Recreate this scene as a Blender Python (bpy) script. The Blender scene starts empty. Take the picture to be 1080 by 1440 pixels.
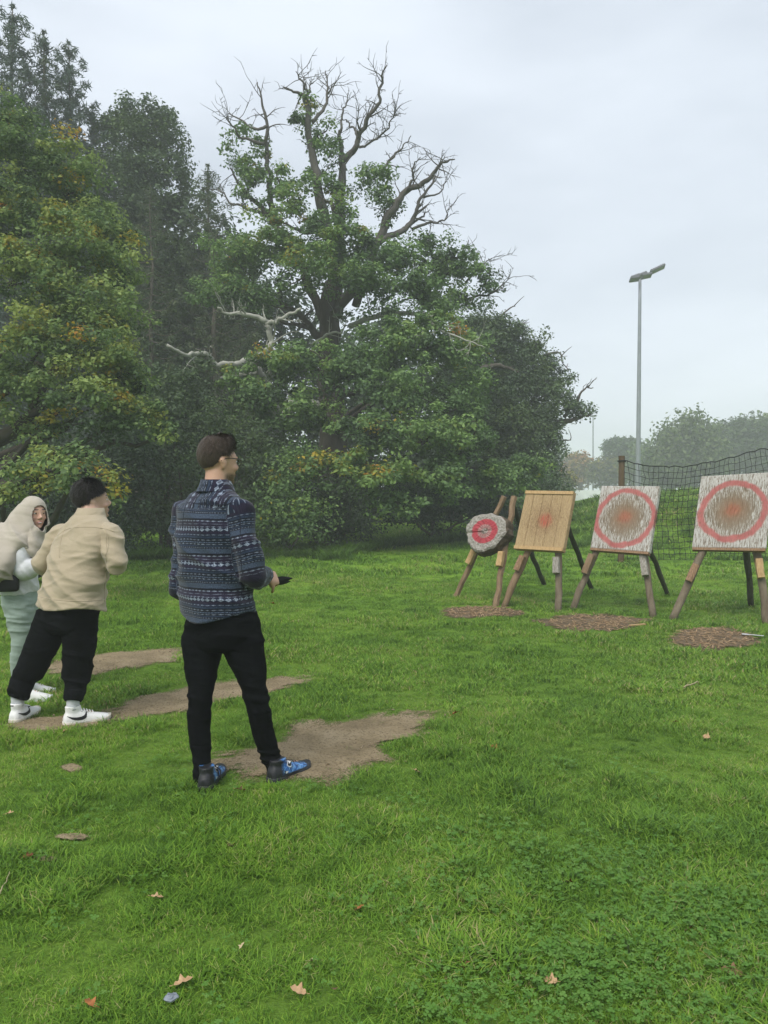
import bpy, bmesh, math, random
import numpy as np
from mathutils import Vector, Matrix, Quaternion

R = math.radians
rng = np.random.default_rng(7)
random.seed(7)
scene = bpy.context.scene
col = scene.collection

# ------------------------------------------------------------------ camera
CAM_H = 1.5
F_PX = 1080.0                      # focal length in pixels of the 1080 x 1440 photograph
PITCH = math.atan(30.0 / F_PX)     # looking slightly down: horizon at y = 690
cam_data = bpy.data.cameras.new('camera')
cam_data.sensor_fit = 'HORIZONTAL'
cam_data.sensor_width = 36.0
cam_data.lens = 36.0
cam_data.clip_start = 0.05
cam_data.clip_end = 3000.0
cam = bpy.data.objects.new('camera', cam_data)
cam.location = (0, 0, CAM_H)
cam.rotation_euler = (math.pi / 2 - PITCH, 0, 0)
col.objects.link(cam)
scene.camera = cam

# ------------------------------------------------------------------ world: overcast sky
SUN_EL, SUN_AZ = R(52), R(150)     # high, behind the left shoulder, wide and weak
world = bpy.data.worlds.new('World')
scene.world = world
world.use_nodes = True
wn, wl = world.node_tree.nodes, world.node_tree.links
wn.clear()
w_out = wn.new('ShaderNodeOutputWorld')
w_bg = wn.new('ShaderNodeBackground')
w_bg.inputs['Strength'].default_value = 0.1
w_sky = wn.new('ShaderNodeTexSky')
w_sky.sky_type = 'NISHITA'
w_sky.sun_disc = False
w_sky.sun_elevation = SUN_EL
w_sky.sun_rotation = SUN_AZ
w_sky.air_density = 1.0
w_sky.dust_density = 4.0
w_tc = wn.new('ShaderNodeTexCoord')
w_map = wn.new('ShaderNodeMapping')
w_map.inputs['Scale'].default_value = (1.0, 1.0, 3.0)
w_noise = wn.new('ShaderNodeTexNoise')
w_noise.inputs['Scale'].default_value = 1.9
w_noise.inputs['Detail'].default_value = 5.0
w_noise.inputs['Roughness'].default_value = 0.5
w_ramp = wn.new('ShaderNodeValToRGB')
w_ramp.color_ramp.elements[0].position = 0.36
w_ramp.color_ramp.elements[0].color = (0.345, 0.378, 0.424, 1)
w_ramp.color_ramp.elements[1].position = 0.66
w_ramp.color_ramp.elements[1].color = (0.455, 0.490, 0.538, 1)
w_mul = wn.new('ShaderNodeVectorMath')
w_mul.operation = 'SCALE'
w_mul.inputs['Scale'].default_value = 10.0
w_mix = wn.new('ShaderNodeMix')
w_mix.data_type = 'RGBA'
w_mix.inputs['Factor'].default_value = 0.93      # cloud cover
wl.new(w_tc.outputs['Generated'], w_map.inputs['Vector'])
wl.new(w_map.outputs['Vector'], w_noise.inputs['Vector'])
wl.new(w_noise.outputs['Fac'], w_ramp.inputs['Fac'])
wl.new(w_ramp.outputs['Color'], w_mul.inputs[0])
wl.new(w_sky.outputs['Color'], w_mix.inputs['A'])
wl.new(w_mul.outputs['Vector'], w_mix.inputs['B'])
wl.new(w_mix.outputs['Result'], w_bg.inputs['Color'])
wl.new(w_bg.outputs['Background'], w_out.inputs['Surface'])

sun_data = bpy.data.lights.new('sun', 'SUN')
sun_data.energy = 1.5
sun_data.angle = R(36)
sun_data.color = (1.0, 0.96, 0.9)
sun = bpy.data.objects.new('sun', sun_data)
sdir = Vector((math.sin(SUN_AZ) * math.cos(SUN_EL), math.cos(SUN_AZ) * math.cos(SUN_EL), math.sin(SUN_EL)))
sdir.x = -abs(sdir.x)
sun.rotation_euler = sdir.to_track_quat('Z', 'Y').to_euler()
w_sky.sun_rotation = math.atan2(sdir.x, sdir.y)
sun.location = (0, 0, 60)
col.objects.link(sun)

vs = scene.view_settings
vs.view_transform = 'Standard'
vs.look = 'None'
vs.exposure = 1.05
vs.gamma = 1.0
vs.use_curve_mapping = False
scene.cycles.use_denoising = True
scene.cycles.max_bounces = 8
scene.cycles.diffuse_bounces = 4
scene.cycles.glossy_bounces = 2
scene.cycles.transmission_bounces = 4
scene.cycles.volume_bounces = 2
scene.cycles.transparent_max_bounces = 4
scene.cycles.caustics_reflective = False
scene.cycles.caustics_refractive = False

# ------------------------------------------------------------------ helpers
_cp, _sp = math.cos(PITCH), math.sin(PITCH)

def ray(px, py):
    u = (px - 540.0) / F_PX
    v = -(py - 720.0) / F_PX
    # camera axes in the world: right x, up (0, sin, cos), forward (0, cos, -sin)
    return np.array([u, v * _sp + _cp, v * _cp - _sp])

def at(px, py, d):
    """the point seen at a pixel of the photograph, at depth d metres in front of the camera"""
    r = ray(px, py)
    return np.array([0, 0, CAM_H]) + r * (d / r[1])

def smoothstep(a, b, x):
    t = np.clip((x - a) / (b - a), 0, 1)
    return t * t * (3 - 2 * t)

def H(x, y):
    """height of the lawn"""
    x = np.asarray(x, float); y = np.asarray(y, float)
    h = 0.02 * np.sin(x * 0.9 + 0.4) * np.cos(y * 0.7) + 0.012 * np.sin(x * 2.1 + y * 1.7)
    h = h * smoothstep(5, 8, y)
    # grass bank behind the targets, running off to the right
    b = smoothstep(14.0, 23.0, y + 0.15 * (x - 6)) * smoothstep(3.2, 8.0, x - 0.03 * (y - 14))
    h = h + b * (1.35 + 0.12 * np.sin(x * 0.6) + 0.08 * np.sin(y * 0.9 + x))
    h = h * (1 - smoothstep(30, 42, y)) + 0.35 * smoothstep(30, 42, y)
    h = h + 0.25 * smoothstep(10, 22, y) * (1 - smoothstep(1, 6, x))
    return h

def gp(px, py, it=12):
    """the ground point seen at a pixel"""
    r = ray(px, py); d = 10.0
    z = 0.0
    for _ in range(it):
        d = (z - CAM_H) / r[2] * r[1]
        d = min(max(d, 0.5), 200)
        z = float(H(r[0] / r[1] * d, d))
    return np.array([r[0] / r[1] * d, d, z])

def mesh_from(name, verts, faces, smooth=False):
    me = bpy.data.meshes.new(name)
    me.from_pydata([tuple(map(float, v)) for v in verts], [], [tuple(map(int, f)) for f in faces])
    if smooth:
        me.polygons.foreach_set('use_smooth', [True] * len(me.polygons))
    me.update()
    return me

def mesh_np(name, V, F, smooth=False):
    """fast mesh from numpy arrays: V (n,3), F (m,k)"""
    V = np.ascontiguousarray(V, dtype=np.float32); F = np.ascontiguousarray(F, dtype=np.int32)
    m, k = F.shape
    me = bpy.data.meshes.new(name)
    me.vertices.add(len(V)); me.vertices.foreach_set('co', V.ravel())
    me.loops.add(m * k); me.loops.foreach_set('vertex_index', F.ravel())
    me.polygons.add(m)
    me.polygons.foreach_set('loop_start', np.arange(0, m * k, k, dtype=np.int32))
    me.polygons.foreach_set('loop_total', np.full(m, k, dtype=np.int32))
    if smooth:
        me.polygons.foreach_set('use_smooth', np.ones(m, dtype=bool))
    me.update(calc_edges=True)
    return me

def obj(name, me, mat=None, parent=None, label=None, cat=None, group=None, kind=None):
    o = bpy.data.objects.new(name, me)
    col.objects.link(o)
    if mat is not None and me is not None and len(me.materials) == 0:
        me.materials.append(mat)
    if parent is not None:
        o.parent = parent
        o.matrix_parent_inverse = Matrix.Translation(-Vector(parent.location)) if not any(parent.rotation_euler) else parent.matrix_basis.inverted()
    if label: o['label'] = label
    if cat: o['category'] = cat
    if group: o['group'] = group
    if kind: o['kind'] = kind
    return o

def thing(name, label, cat, loc=(0, 0, 0), group=None):
    o = bpy.data.objects.new(name, None)
    o.empty_display_size = 0.2
    o.location = loc
    col.objects.link(o)
    o['label'] = label; o['category'] = cat
    if group: o['group'] = group
    return o

class MB:
    """collects shapes into one mesh"""
    def __init__(s): s.v = []; s.f = []
    def add(s, V, F):
        b = len(s.v); s.v.extend([tuple(map(float, p)) for p in V]); s.f.extend([tuple(i + b for i in f) for f in F]); return s
    def box(s, c, sx, sy, sz, M=None):
        P = np.array([[x, y, z] for z in (-1, 1) for y in (-1, 1) for x in (-1, 1)], float) * 0.5 * np.array([sx, sy, sz])
        if M is not None: P = P @ np.array(M).T
        P = P + np.array(c)
        return s.add(P, [(0, 2, 3, 1), (4, 5, 7, 6), (0, 1, 5, 4), (2, 6, 7, 3), (0, 4, 6, 2), (1, 3, 7, 5)])
    def rings(s, rings, cap=True):
        n = len(rings[0]); b = len(s.v)
        for r in rings: s.v.extend([tuple(map(float, p)) for p in r])
        for i in range(len(rings) - 1):
            for j in range(n):
                k = (j + 1) % n
                s.f.append((b + i * n + j, b + i * n + k, b + (i + 1) * n + k, b + (i + 1) * n + j))
        if cap:
            for i, rev in ((0, True), (len(rings) - 1, False)):
                c = np.mean(np.array(rings[i], float), axis=0)
                ci = len(s.v); s.v.append(tuple(c))
                for j in range(n):
                    k = (j + 1) % n
                    t = (b + i * n + j, b + i * n + k, ci)
                    s.f.append(t[::-1] if rev else t)
        return s
    def tube(s, pts, rad, n=8, cap=True, jitter=0.0):
        s.rings(tube_rings(pts, rad, n, jitter), cap); return s
    def mesh(s, name, smooth=False): return mesh_from(name, s.v, s.f, smooth)
    def build(s, name, mat, parent=None, smooth=False, **k):
        return obj(name, s.mesh(name, smooth), mat, parent, **k)

def unit(v):
    v = np.asarray(v, float); return v / (np.linalg.norm(v) + 1e-12)

def tube_rings(pts, rad, n=8, jitter=0.0):
    pts = np.asarray(pts, float); m = len(pts)
    rad = np.full(m, rad, float) if np.isscalar(rad) else np.asarray(rad, float)
    tang = np.gradient(pts, axis=0)
    tang /= (np.linalg.norm(tang, axis=1, keepdims=True) + 1e-12)
    ref = np.array([0, 0, 1.0]) if abs(tang[0][2]) < 0.9 else np.array([1.0, 0, 0])
    u = unit(np.cross(tang[0], ref)); out = []
    ang = np.linspace(0, 2 * np.pi, n, endpoint=False)
    for i in range(m):
        u = unit(u - tang[i] * np.dot(u, tang[i])); v = np.cross(tang[i], u)
        rr = rad[i] * (1 + (rng.uniform(-jitter, jitter, n) if jitter else 0))
        rr = np.full(n, rr) if np.isscalar(rr) else rr
        out.append(pts[i] + (np.cos(ang) * rr)[:, None] * u + (np.sin(ang) * rr)[:, None] * v)
    return out

def catmull(P, k=4):
    P = np.asarray(P, float)
    Q = np.vstack([2 * P[0] - P[1], P, 2 * P[-1] - P[-2]]); out = []
    for i in range(1, len(Q) - 2):
        p0, p1, p2, p3 = Q[i - 1], Q[i], Q[i + 1], Q[i + 2]
        for t in np.linspace(0, 1, k, endpoint=False):
            out.append(0.5 * ((2 * p1) + (-p0 + p2) * t + (2 * p0 - 5 * p1 + 4 * p2 - p3) * t * t + (-p0 + 3 * p1 - 3 * p2 + p3) * t ** 3))
    out.append(P[-1]); return np.array(out)

# ------------------------------------------------------------------ materials
def new_mat(name):
    m = bpy.data.materials.new(name); m.use_nodes = True
    nt = m.node_tree; nt.nodes.clear()
    out = nt.nodes.new('ShaderNodeOutputMaterial')
    b = nt.nodes.new('ShaderNodeBsdfPrincipled')
    nt.links.new(b.outputs['BSDF'], out.inputs['Surface'])
    return m, nt, b, out

class NT:
    """small node wiring helper"""
    def __init__(s, nt): s.nt = nt
    def n(s, t, **k):
        nd = s.nt.nodes.new(t)
        for a, v in k.items(): setattr(nd, a, v)
        return nd
    def link(s, a, b): s.nt.links.new(a, b)
    def val(s, sock, v):
        if isinstance(v, (int, float, tuple, list)): sock.default_value = v
        else: s.link(v, sock)
    def math(s, op, a, b=None, c=None, clamp=False):
        nd = s.n('ShaderNodeMath', operation=op, use_clamp=clamp)
        s.val(nd.inputs[0], a)
        if b is not None: s.val(nd.inputs[1], b)
        if c is not None: s.val(nd.inputs[2], c)
        return nd.outputs[0]
    def noise(s, vec=None, scale=5.0, detail=3.0, rough=0.5, dist=0.0):
        nd = s.n('ShaderNodeTexNoise')
        nd.inputs['Scale'].default_value = scale; nd.inputs['Detail'].default_value = detail
        nd.inputs['Roughness'].default_value = rough; nd.inputs['Distortion'].default_value = dist
        if vec is not None: s.link(vec, nd.inputs['Vector'])
        return nd.outputs['Fac']
    def mapping(s, vec, scale=(1, 1, 1), loc=(0, 0, 0), rot=(0, 0, 0)):
        nd = s.n('ShaderNodeMapping'); nd.inputs['Scale'].default_value = scale
        nd.inputs['Location'].default_value = loc; nd.inputs['Rotation'].default_value = rot
        s.link(vec, nd.inputs['Vector']); return nd.outputs['Vector']
    def ramp(s, fac, stops, interp='LINEAR'):
        nd = s.n('ShaderNodeValToRGB'); cr = nd.color_ramp; cr.interpolation = interp
        while len(cr.elements) < len(stops): cr.elements.new(0.5)
        for e, (p, c) in zip(cr.elements, stops):
            e.position = p; e.color = (c, c, c, 1) if isinstance(c, (int, float)) else (*c, 1)
        s.link(fac, nd.inputs['Fac']); return nd.outputs['Color']
    def mix(s, f, a, b, blend='MIX'):
        nd = s.n('ShaderNodeMix', data_type='RGBA', blend_type=blend)
        s.val(nd.inputs['Factor'], f)
        for k, v in (('A', a), ('B', b)):
            if isinstance(v, (tuple, list)): nd.inputs[k].default_value = (*v[:3], 1)
            else: s.link(v, nd.inputs[k])
        return nd.outputs['Result']
    def bump(s, h, strength=0.3, dist=0.01, bsdf=None):
        nd = s.n('ShaderNodeBump'); nd.inputs['Strength'].default_value = strength; nd.inputs['Distance'].default_value = dist
        s.link(h, nd.inputs['Height'])
        if bsdf: s.link(nd.outputs['Normal'], bsdf.inputs['Normal'])
        return nd.outputs['Normal']
    def obj_co(s): return s.n('ShaderNodeTexCoord').outputs['Object']
    def pos(s): return s.n('ShaderNodeNewGeometry').outputs['Position']
    def attr(s, name):
        nd = s.n('ShaderNodeAttribute'); nd.attribute_name = name; return nd
    def sep(s, vec):
        nd = s.n('ShaderNodeSeparateXYZ'); s.link(vec, nd.inputs[0]); return nd.outputs
    def up_normal(s, f):
        """blades and small leaves stand edge-on in a sward: bend their shading normal to the sky"""
        g = s.n('ShaderNodeNewGeometry').outputs['Normal']
        nd = s.n('ShaderNodeMix', data_type='VECTOR'); nd.inputs['Factor'].default_value = f
        v = [i for i in nd.inputs if i.type == 'VECTOR']; s.link(g, v[0]); v[1].default_value = (0, 0, 1)
        o = [i for i in nd.outputs if i.type == 'VECTOR'][0]
        nm = s.n('ShaderNodeVectorMath', operation='NORMALIZE'); s.link(o, nm.inputs[0]); return nm.outputs[0]
    def comb(s, x, y, z):
        nd = s.n('ShaderNodeCombineXYZ')
        for i, v in enumerate((x, y, z)): s.val(nd.inputs[i], v)
        return nd.outputs[0]

def mat_simple(name, c, rough=0.6, c2=None, scale=8.0, bump=0.0, bscale=60.0, metal=0.0, spec=0.4, stretch=(1, 1, 1)):
    m, nt, b, out = new_mat(name); t = NT(nt)
    co = t.mapping(t.obj_co(), stretch)
    c2 = c2 or tuple(x * 0.75 for x in c)
    cc = t.ramp(t.noise(co, scale, 4, 0.55), [(0.3, c2), (0.68, c)])
    t.link(cc, b.inputs['Base Color'])
    b.inputs['Roughness'].default_value = rough
    b.inputs['Metallic'].default_value = metal
    b.inputs['Specular IOR Level'].default_value = spec
    if bump: t.bump(t.noise(co, bscale, 4, 0.6), bump, 0.01, b)
    return m

def mat_leaf(name, stops, trans=0.35, rough=0.55, spec=0.25, upn=0.0):
    """leaf colour from the per-leaf attribute 'tint' (0..1); thin, lets light through"""
    m, nt, b, out = new_mat(name); t = NT(nt)
    a = t.attr('tint').outputs['Fac']
    c = t.ramp(a, stops)
    t.link(c, b.inputs['Base Color'])
    b.inputs['Roughness'].default_value = rough
    b.inputs['Specular IOR Level'].default_value = spec
    if upn: t.link(t.up_normal(upn), b.inputs['Normal'])
    tr = t.n('ShaderNodeBsdfTranslucent'); t.link(c, tr.inputs['Color'])
    mx = t.n('ShaderNodeMixShader'); mx.inputs[0].default_value = trans
    t.link(b.outputs[0], mx.inputs[1]); t.link(tr.outputs[0], mx.inputs[2])
    t.link(mx.outputs[0], out.inputs['Surface'])
    return m

def mat_bark(name, c1, c2, scale=6.0):
    m, nt, b, out = new_mat(name); t = NT(nt)
    co = t.mapping(t.pos(), (1, 1, 0.25))
    n1 = t.noise(co, scale, 5, 0.65)
    n2 = t.noise(t.pos(), 2.0, 3)
    c = t.mix(n2, t.ramp(n1, [(0.35, c1), (0.7, c2)]), tuple(0.5 * (a + b_) for a, b_ in zip(c1, c2)))
    t.link(c, b.inputs['Base Color']); b.inputs['Roughness'].default_value = 0.9
    b.inputs['Specular IOR Level'].default_value = 0.15
    t.bump(n1, 0.6, 0.04, b)
    return m

# ================================================================== GROUND
def pip(P, poly):
    """points in polygon (x, y)"""
    x, y = P[:, 0], P[:, 1]; inside = np.zeros(len(P), bool)
    n = len(poly)
    for i in range(n):
        x1, y1 = poly[i][:2]; x2, y2 = poly[(i + 1) % n][:2]
        c = ((y1 > y) != (y2 > y)) & (x < (x2 - x1) * (y - y1) / (y2 - y1 + 1e-12) + x1)
        inside ^= c
    return inside

def vnoise(x, y, s, seed=0):
    """cheap smooth 2D value noise, 0..1"""
    x = np.asarray(x) * s; y = np.asarray(y) * s
    xi, yi = np.floor(x).astype(int), np.floor(y).astype(int); fx, fy = x - xi, y - yi
    def h(a, b):
        v = np.sin(a * 127.1 + b * 311.7 + seed * 74.7) * 43758.5453
        return v - np.floor(v)
    fx = fx * fx * (3 - 2 * fx); fy = fy * fy * (3 - 2 * fy)
    return (h(xi, yi) * (1 - fx) + h(xi + 1, yi) * fx) * (1 - fy) + (h(xi, yi + 1) * (1 - fx) + h(xi + 1, yi + 1) * fx) * fy

def vn3(P, s, seed=0):
    """smooth 3D value noise 0..1; s scalar or 3-vector"""
    Q = np.asarray(P) * np.asarray(s); I = np.floor(Q).astype(int); f = Q - I; f = f * f * (3 - 2 * f)
    def h(a, b, c):
        v = np.sin(a * 127.1 + b * 311.7 + c * 74.7 + seed * 19.19) * 43758.5453; return v - np.floor(v)
    r = 0
    for dx in (0, 1):
        for dy in (0, 1):
            for dz in (0, 1):
                w = (f[:, 0] if dx else 1 - f[:, 0]) * (f[:, 1] if dy else 1 - f[:, 1]) * (f[:, 2] if dz else 1 - f[:, 2])
                r = r + w * h(I[:, 0] + dx, I[:, 1] + dy, I[:, 2] + dz)
    return r

GRASS_STOPS = [(0.0, (0.052, 0.120, 0.012)), (0.35, (0.118, 0.250, 0.024)), (0.7, (0.200, 0.365, 0.038)), (0.93, (0.320, 0.450, 0.060)), (1.0, (0.42, 0.38, 0.17))]

def grass_patch_fac(t, scale=1.0):
    """slow variation of the lawn's own colour, by place"""
    n1 = t.noise(t.pos(), 0.55 * scale, 3, 0.6)
    n2 = t.noise(t.pos(), 2.6 * scale, 3, 0.6)
    return t.math('ADD', t.math('MULTIPLY', n1, 0.6), t.math('MULTIPLY', n2, 0.4))

m_ground, nt_, b_, o_ = new_mat('lawn_soil_thatch_and_gap_shade'); t = NT(nt_)
fine = t.noise(t.pos(), 38, 5, 0.7)
far = t.noise(t.mapping(t.pos(), (1, 1, 1)), 9, 5, 0.7)
YY = t.n('ShaderNodeMapRange'); YY.inputs['From Min'].default_value = 5.0; YY.inputs['From Max'].default_value = 14.0; YY.inputs['To Min'].default_value = .25; YY.inputs['To Max'].default_value = .8; t.link(t.sep(t.pos())[1], YY.inputs['Value'])
gc = t.ramp(fine, [(0.25, (0.050, 0.085, 0.016)), (0.5, (0.095, 0.165, 0.025)), (0.75, (0.150, 0.230, 0.040))])  # soil and thatch, darkened in colour so gaps between tufts look deep and shaded
gc2 = t.ramp(grass_patch_fac(t), [(0.36, (0.115, 0.245, 0.022)), (0.5, (0.180, 0.330, 0.030)), (0.64, (0.265, 0.400, 0.048))])
gcc = t.mix(YY.outputs['Result'], gc, gc2)
gcc = t.mix(t.math('MULTIPLY', t.ramp(far, [(0.3, 1.0), (0.6, 0.0)]), 0.5), gcc, (0.075, 0.145, 0.022))
t.link(gcc, b_.inputs['Base Color']); b_.inputs['Roughness'].default_value = 0.95
b_.inputs['Specular IOR Level'].default_value = 0.1
t.bump(t.math('ADD', fine, far), 0.7, 0.05, b_)

nr, na = 240, 216
rr = np.concatenate([[0.0], 0.5 * (420 / 0.5) ** (np.arange(nr) / (nr - 1))])
aa = np.linspace(0, 2 * np.pi, na, endpoint=False)
X = rr[1:, None] * np.sin(aa)[None]; Y = rr[1:, None] * np.cos(aa)[None]
GV = np.stack([X, Y, H(X, Y)], -1).reshape(-1, 3)
i0 = np.arange(nr - 1)[:, None] * na; j0 = np.arange(na)[None]; j1 = (j0 + 1) % na
GF = np.stack([i0 + j0, i0 + na + j0, i0 + na + j1, i0 + j1], -1).reshape(-1, 4)
gme = mesh_np('ground', GV, GF, True)
bm = bmesh.new(); bm.from_mesh(gme); bm.verts.ensure_lookup_table()
cv = bm.verts.new((0, 0, 0)); bm.verts.ensure_lookup_table()
for j in range(na):
    bm.faces.new((bm.verts[j], bm.verts[(j + 1) % na], cv))
bm.normal_update(); bmesh.ops.recalc_face_normals(bm, faces=bm.faces)
bm.to_mesh(gme); bm.free()
if gme.polygons[100].normal.z < 0: gme.flip_normals()
ground = obj('ground', gme, m_ground, kind='structure')

# ------------------------------------------------------------------ bare earth
def ragged(t, b, o):
    """the earth gives way to turf in crumbs: see-through where its thinning edge is broken"""
    e = t.attr('edge').outputs['Fac']
    n = t.math('ADD', t.math('MULTIPLY', t.noise(t.pos(), 4.5, 4, .65), .45), t.math('MULTIPLY', t.noise(t.pos(), 75, 5, .8), .55))
    a = t.ramp(t.math('ADD', e, t.math('MULTIPLY', t.math('SUBTRACT', n, .5), 1.7)), [(.74, 1.0), (.90, 0.0)])
    tp = t.n('ShaderNodeBsdfTransparent'); mx = t.n('ShaderNodeMixShader'); t.link(a, mx.inputs[0])
    t.link(tp.outputs[0], mx.inputs[1]); t.link(b.outputs[0], mx.inputs[2]); t.link(mx.outputs[0], o.inputs['Surface'])
m_dirt, nt_, b_, o_ = new_mat('trodden_earth'); t = NT(nt_)
d1 = t.noise(t.pos(), 4.0, 5, 0.65); d2 = t.noise(t.pos(), 70, 4, 0.7)
dc = t.ramp(d1, [(0.3, (0.185, 0.145, 0.086)), (0.5, (0.265, 0.208, 0.126)), (0.72, (0.34, 0.275, 0.178))])
dc = t.mix(t.math('MULTIPLY', t.ramp(d2, [(0.36, 1.0), (0.48, 0.0)]), 0.65), dc, (0.05, 0.04, 0.024))
t.link(dc, b_.inputs['Base Color']); b_.inputs['Roughness'].default_value = 0.95; b_.inputs['Specular IOR Level'].default_value = 0.12
t.bump(t.math('ADD', d2, t.noise(t.pos(), 18, 4, 0.6)), 0.7, 0.02, b_)
ragged(t, b_, o_)
m_dirt2, nt_, b_, o_ = new_mat('earth_with_wood_dust'); t = NT(nt_)
d1 = t.noise(t.pos(), 5.0, 5, 0.65); d2 = t.noise(t.pos(), 60, 4, 0.7)
dc = t.ramp(d1, [(0.3, (0.095, 0.070, 0.042)), (0.5, (0.155, 0.115, 0.072)), (0.72, (0.24, 0.185, 0.12))])
dc = t.mix(t.math('MULTIPLY', t.ramp(d2, [(0.36, 1.0), (0.5, 0.0)]), 0.6), dc, (0.045, 0.034, 0.022))
t.link(dc, b_.inputs['Base Color']); b_.inputs['Roughness'].default_value = 0.95; b_.inputs['Specular IOR Level'].default_value = 0.12
t.bump(d2, 1.0, 0.02, b_)
ragged(t, b_, o_)

DIRT = []          # (polygon, softness) used to thin the grass
def dirt_patch(pix, mat, name='dirt_patch'):
    P = np.array([gp(*p) for p in pix])
    P = catmull(np.vstack([P, P[:1]]), 9)[:-1]
    c = P.mean(0)
    nvec = P - c
    amp = 1 + 0.16 * (vnoise(P[:, 0], P[:, 1], 6, 3) - 0.5) + 0.20 * (vnoise(P[:, 0], P[:, 1], 19, 5) - 0.5) + 0.12 * (vnoise(P[:, 0], P[:, 1], 45, 8) - 0.5)
    P = c + nvec * amp[:, None]
    DIRT.append(P[:, :2].copy())
    fr = np.linspace(0.04, 1.28, 14); n = len(P); V = []; E = []
    for k, f in enumerate(fr):
        q = c + (P - c) * f
        z = H(q[:, 0], q[:, 1]) + 0.010 + 0.010 * (vnoise(q[:, 0], q[:, 1], 7, 2) - 0.5) - (0.0 if f < 1.1 else 0.004)
        E.append(np.full(n, f * .82))
        V.append(np.stack([q[:, 0], q[:, 1], z], -1))
    V.append(np.array([[c[0], c[1], H(c[0], c[1]) + 0.01]]))
    V = np.vstack(V); F = []
    for k in range(len(fr) - 1):
        for j in range(n): F.append((k * n + j, k * n + (j + 1) % n, (k + 1) * n + (j + 1) % n, (k + 1) * n + j))
    for j in range(n): F.append((len(V) - 1, (j + 1) % n, j))
    me = mesh_from(name, V, F, True)
    ea = me.attributes.new('edge', 'FLOAT', 'POINT'); ea.data.foreach_set('value', np.concatenate(E + [[0.0]]).astype(np.float32))
    if me.polygons[0].normal.z < 0: me.flip_normals()
    return obj(name, me, mat, kind='structure')

def sc_pix(L, s, ox, oy): return [(ox + x / s, oy + y / s) for x, y in L]
dirt_patch(sc_pix([(490, 345), (520, 312), (600, 292), (690, 268), (715, 238), (800, 226), (900, 212), (1000, 215), (1022, 235), (1000, 262), (905, 280), (890, 300), (930, 318), (870, 335), (830, 356), (770, 372), (640, 362), (560, 352)], 1.6875, 0, 880), m_dirt)
dirt_patch(sc_pix([(250, 207), (310, 180), (440, 150), (540, 136), (620, 130), (700, 122), (722, 130), (690, 145), (600, 166), (520, 182), (440, 204), (330, 220), (260, 228)], 1.6875, 0, 880), m_dirt)
dirt_patch(sc_pix([(20, 232), (80, 222), (150, 218), (240, 210), (262, 222), (215, 238), (150, 248), (80, 252), (25, 246)], 1.6875, 0, 880), m_dirt)
dirt_patch(sc_pix([(95, 110), (150, 86), (230, 71), (330, 62), (430, 55), (448, 66), (420, 82), (340, 97), (250, 111), (150, 118)], 1.6875, 0, 880), m_dirt)
for (cx, cy, rx, ry) in ((100, 1081, 15, 5), (100, 1180, 24, 4.5), (62, 1210, 18, 4)):
    dirt_patch([(cx + rx * math.cos(a), cy + ry * math.sin(a)) for a in np.linspace(0, 2 * np.pi, 9)[:-1]], m_dirt, 'worn_spot')
CHIP = []
for (cx, cy, rx, ry) in ((170, 318, 128, 19), (525, 353, 168, 25), (905, 403, 132, 38)):
    CHIP.append(dirt_patch(sc_pix([(cx + rx * math.cos(a) * (1 + 0.12 * math.sin(3 * a + cx)), cy + ry * math.sin(a) * (1 + 0.1 * math.cos(2 * a + cx))) for a in np.linspace(0, 2 * np.pi, 15)[:-1]], 2.25, 600, 720), m_dirt2, 'wood_chip_patch'))

def dirt_depth(x, y, grow=1.0):
    """True where the earth is bare"""
    P = np.stack([x, y], -1); r = np.zeros(len(P), bool)
    for poly in DIRT:
        c = poly.mean(0)
        r |= pip(P, c + (poly - c) * grow)
    return r

# wood splinters on the chip patches
m_splinter = mat_simple('splintered_wood', (0.42, 0.30, 0.17), 0.85, (0.16, 0.09, 0.045), 30)
for poly in DIRT[-3:]:
    c = poly.mean(0); mb = MB()
    for k in range(420):
        f = math.sqrt(random.random()) * random.choice((0.8, 1.0, 1.06)); p = poly[random.randrange(len(poly))]
        q = c + (p - c) * f + np.array([random.gauss(0, .03), random.gauss(0, .03)])
        L = random.uniform(0.015, 0.07) * random.choice((1, 1, 1.5)); w = random.uniform(0.003, 0.010)
        M = Matrix.Rotation(random.uniform(0, 6.28), 3, 'Z') @ Matrix.Rotation(random.gauss(0, .18), 3, 'Y')
        mb.box((q[0], q[1], float(H(q[0], q[1])) + 0.018), L, w, 0.003, M)
    mb.build('wood_chips', m_splinter, kind='stuff')

# crumbs of soil and little stones on the trodden patches
m_crumb = mat_simple('soil_crumb', (.29, .23, .145), .95, (.15, .115, .07), 45)
for poly in DIRT[:4]:
    c = poly.mean(0); mb = MB()
    for k in range(260):
        p = poly[random.randrange(len(poly))]; f = random.random() ** .5 * 1.12; q = c + (p - c) * f + np.array([random.gauss(0, .05), random.gauss(0, .03)])
        r = random.choice((.003, .004, .005, .006, .009)) * random.uniform(.7, 1.2); z = float(H(q[0], q[1])) + .010
        M = Matrix.Rotation(random.uniform(0, 6.28), 3, 'Z') @ Matrix.Rotation(random.uniform(0, 1.2), 3, 'X')
        P8 = np.array([[1, 0, 0], [-1, 0, 0], [0, 1, 0], [0, -1, 0], [0, 0, 1], [0, 0, -1]], float) * np.array([r * 1.3, r, r * .7]) * np.random.default_rng(k).uniform(.7, 1.2, (6, 1))
        mb.add(P8 @ np.array(M).T + np.array([q[0], q[1], z]), [(0, 2, 4), (2, 1, 4), (1, 3, 4), (3, 0, 4), (2, 0, 5), (1, 2, 5), (3, 1, 5), (0, 3, 5)])
    mb.build('soil_crumbs', m_crumb, kind='stuff')

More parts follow.
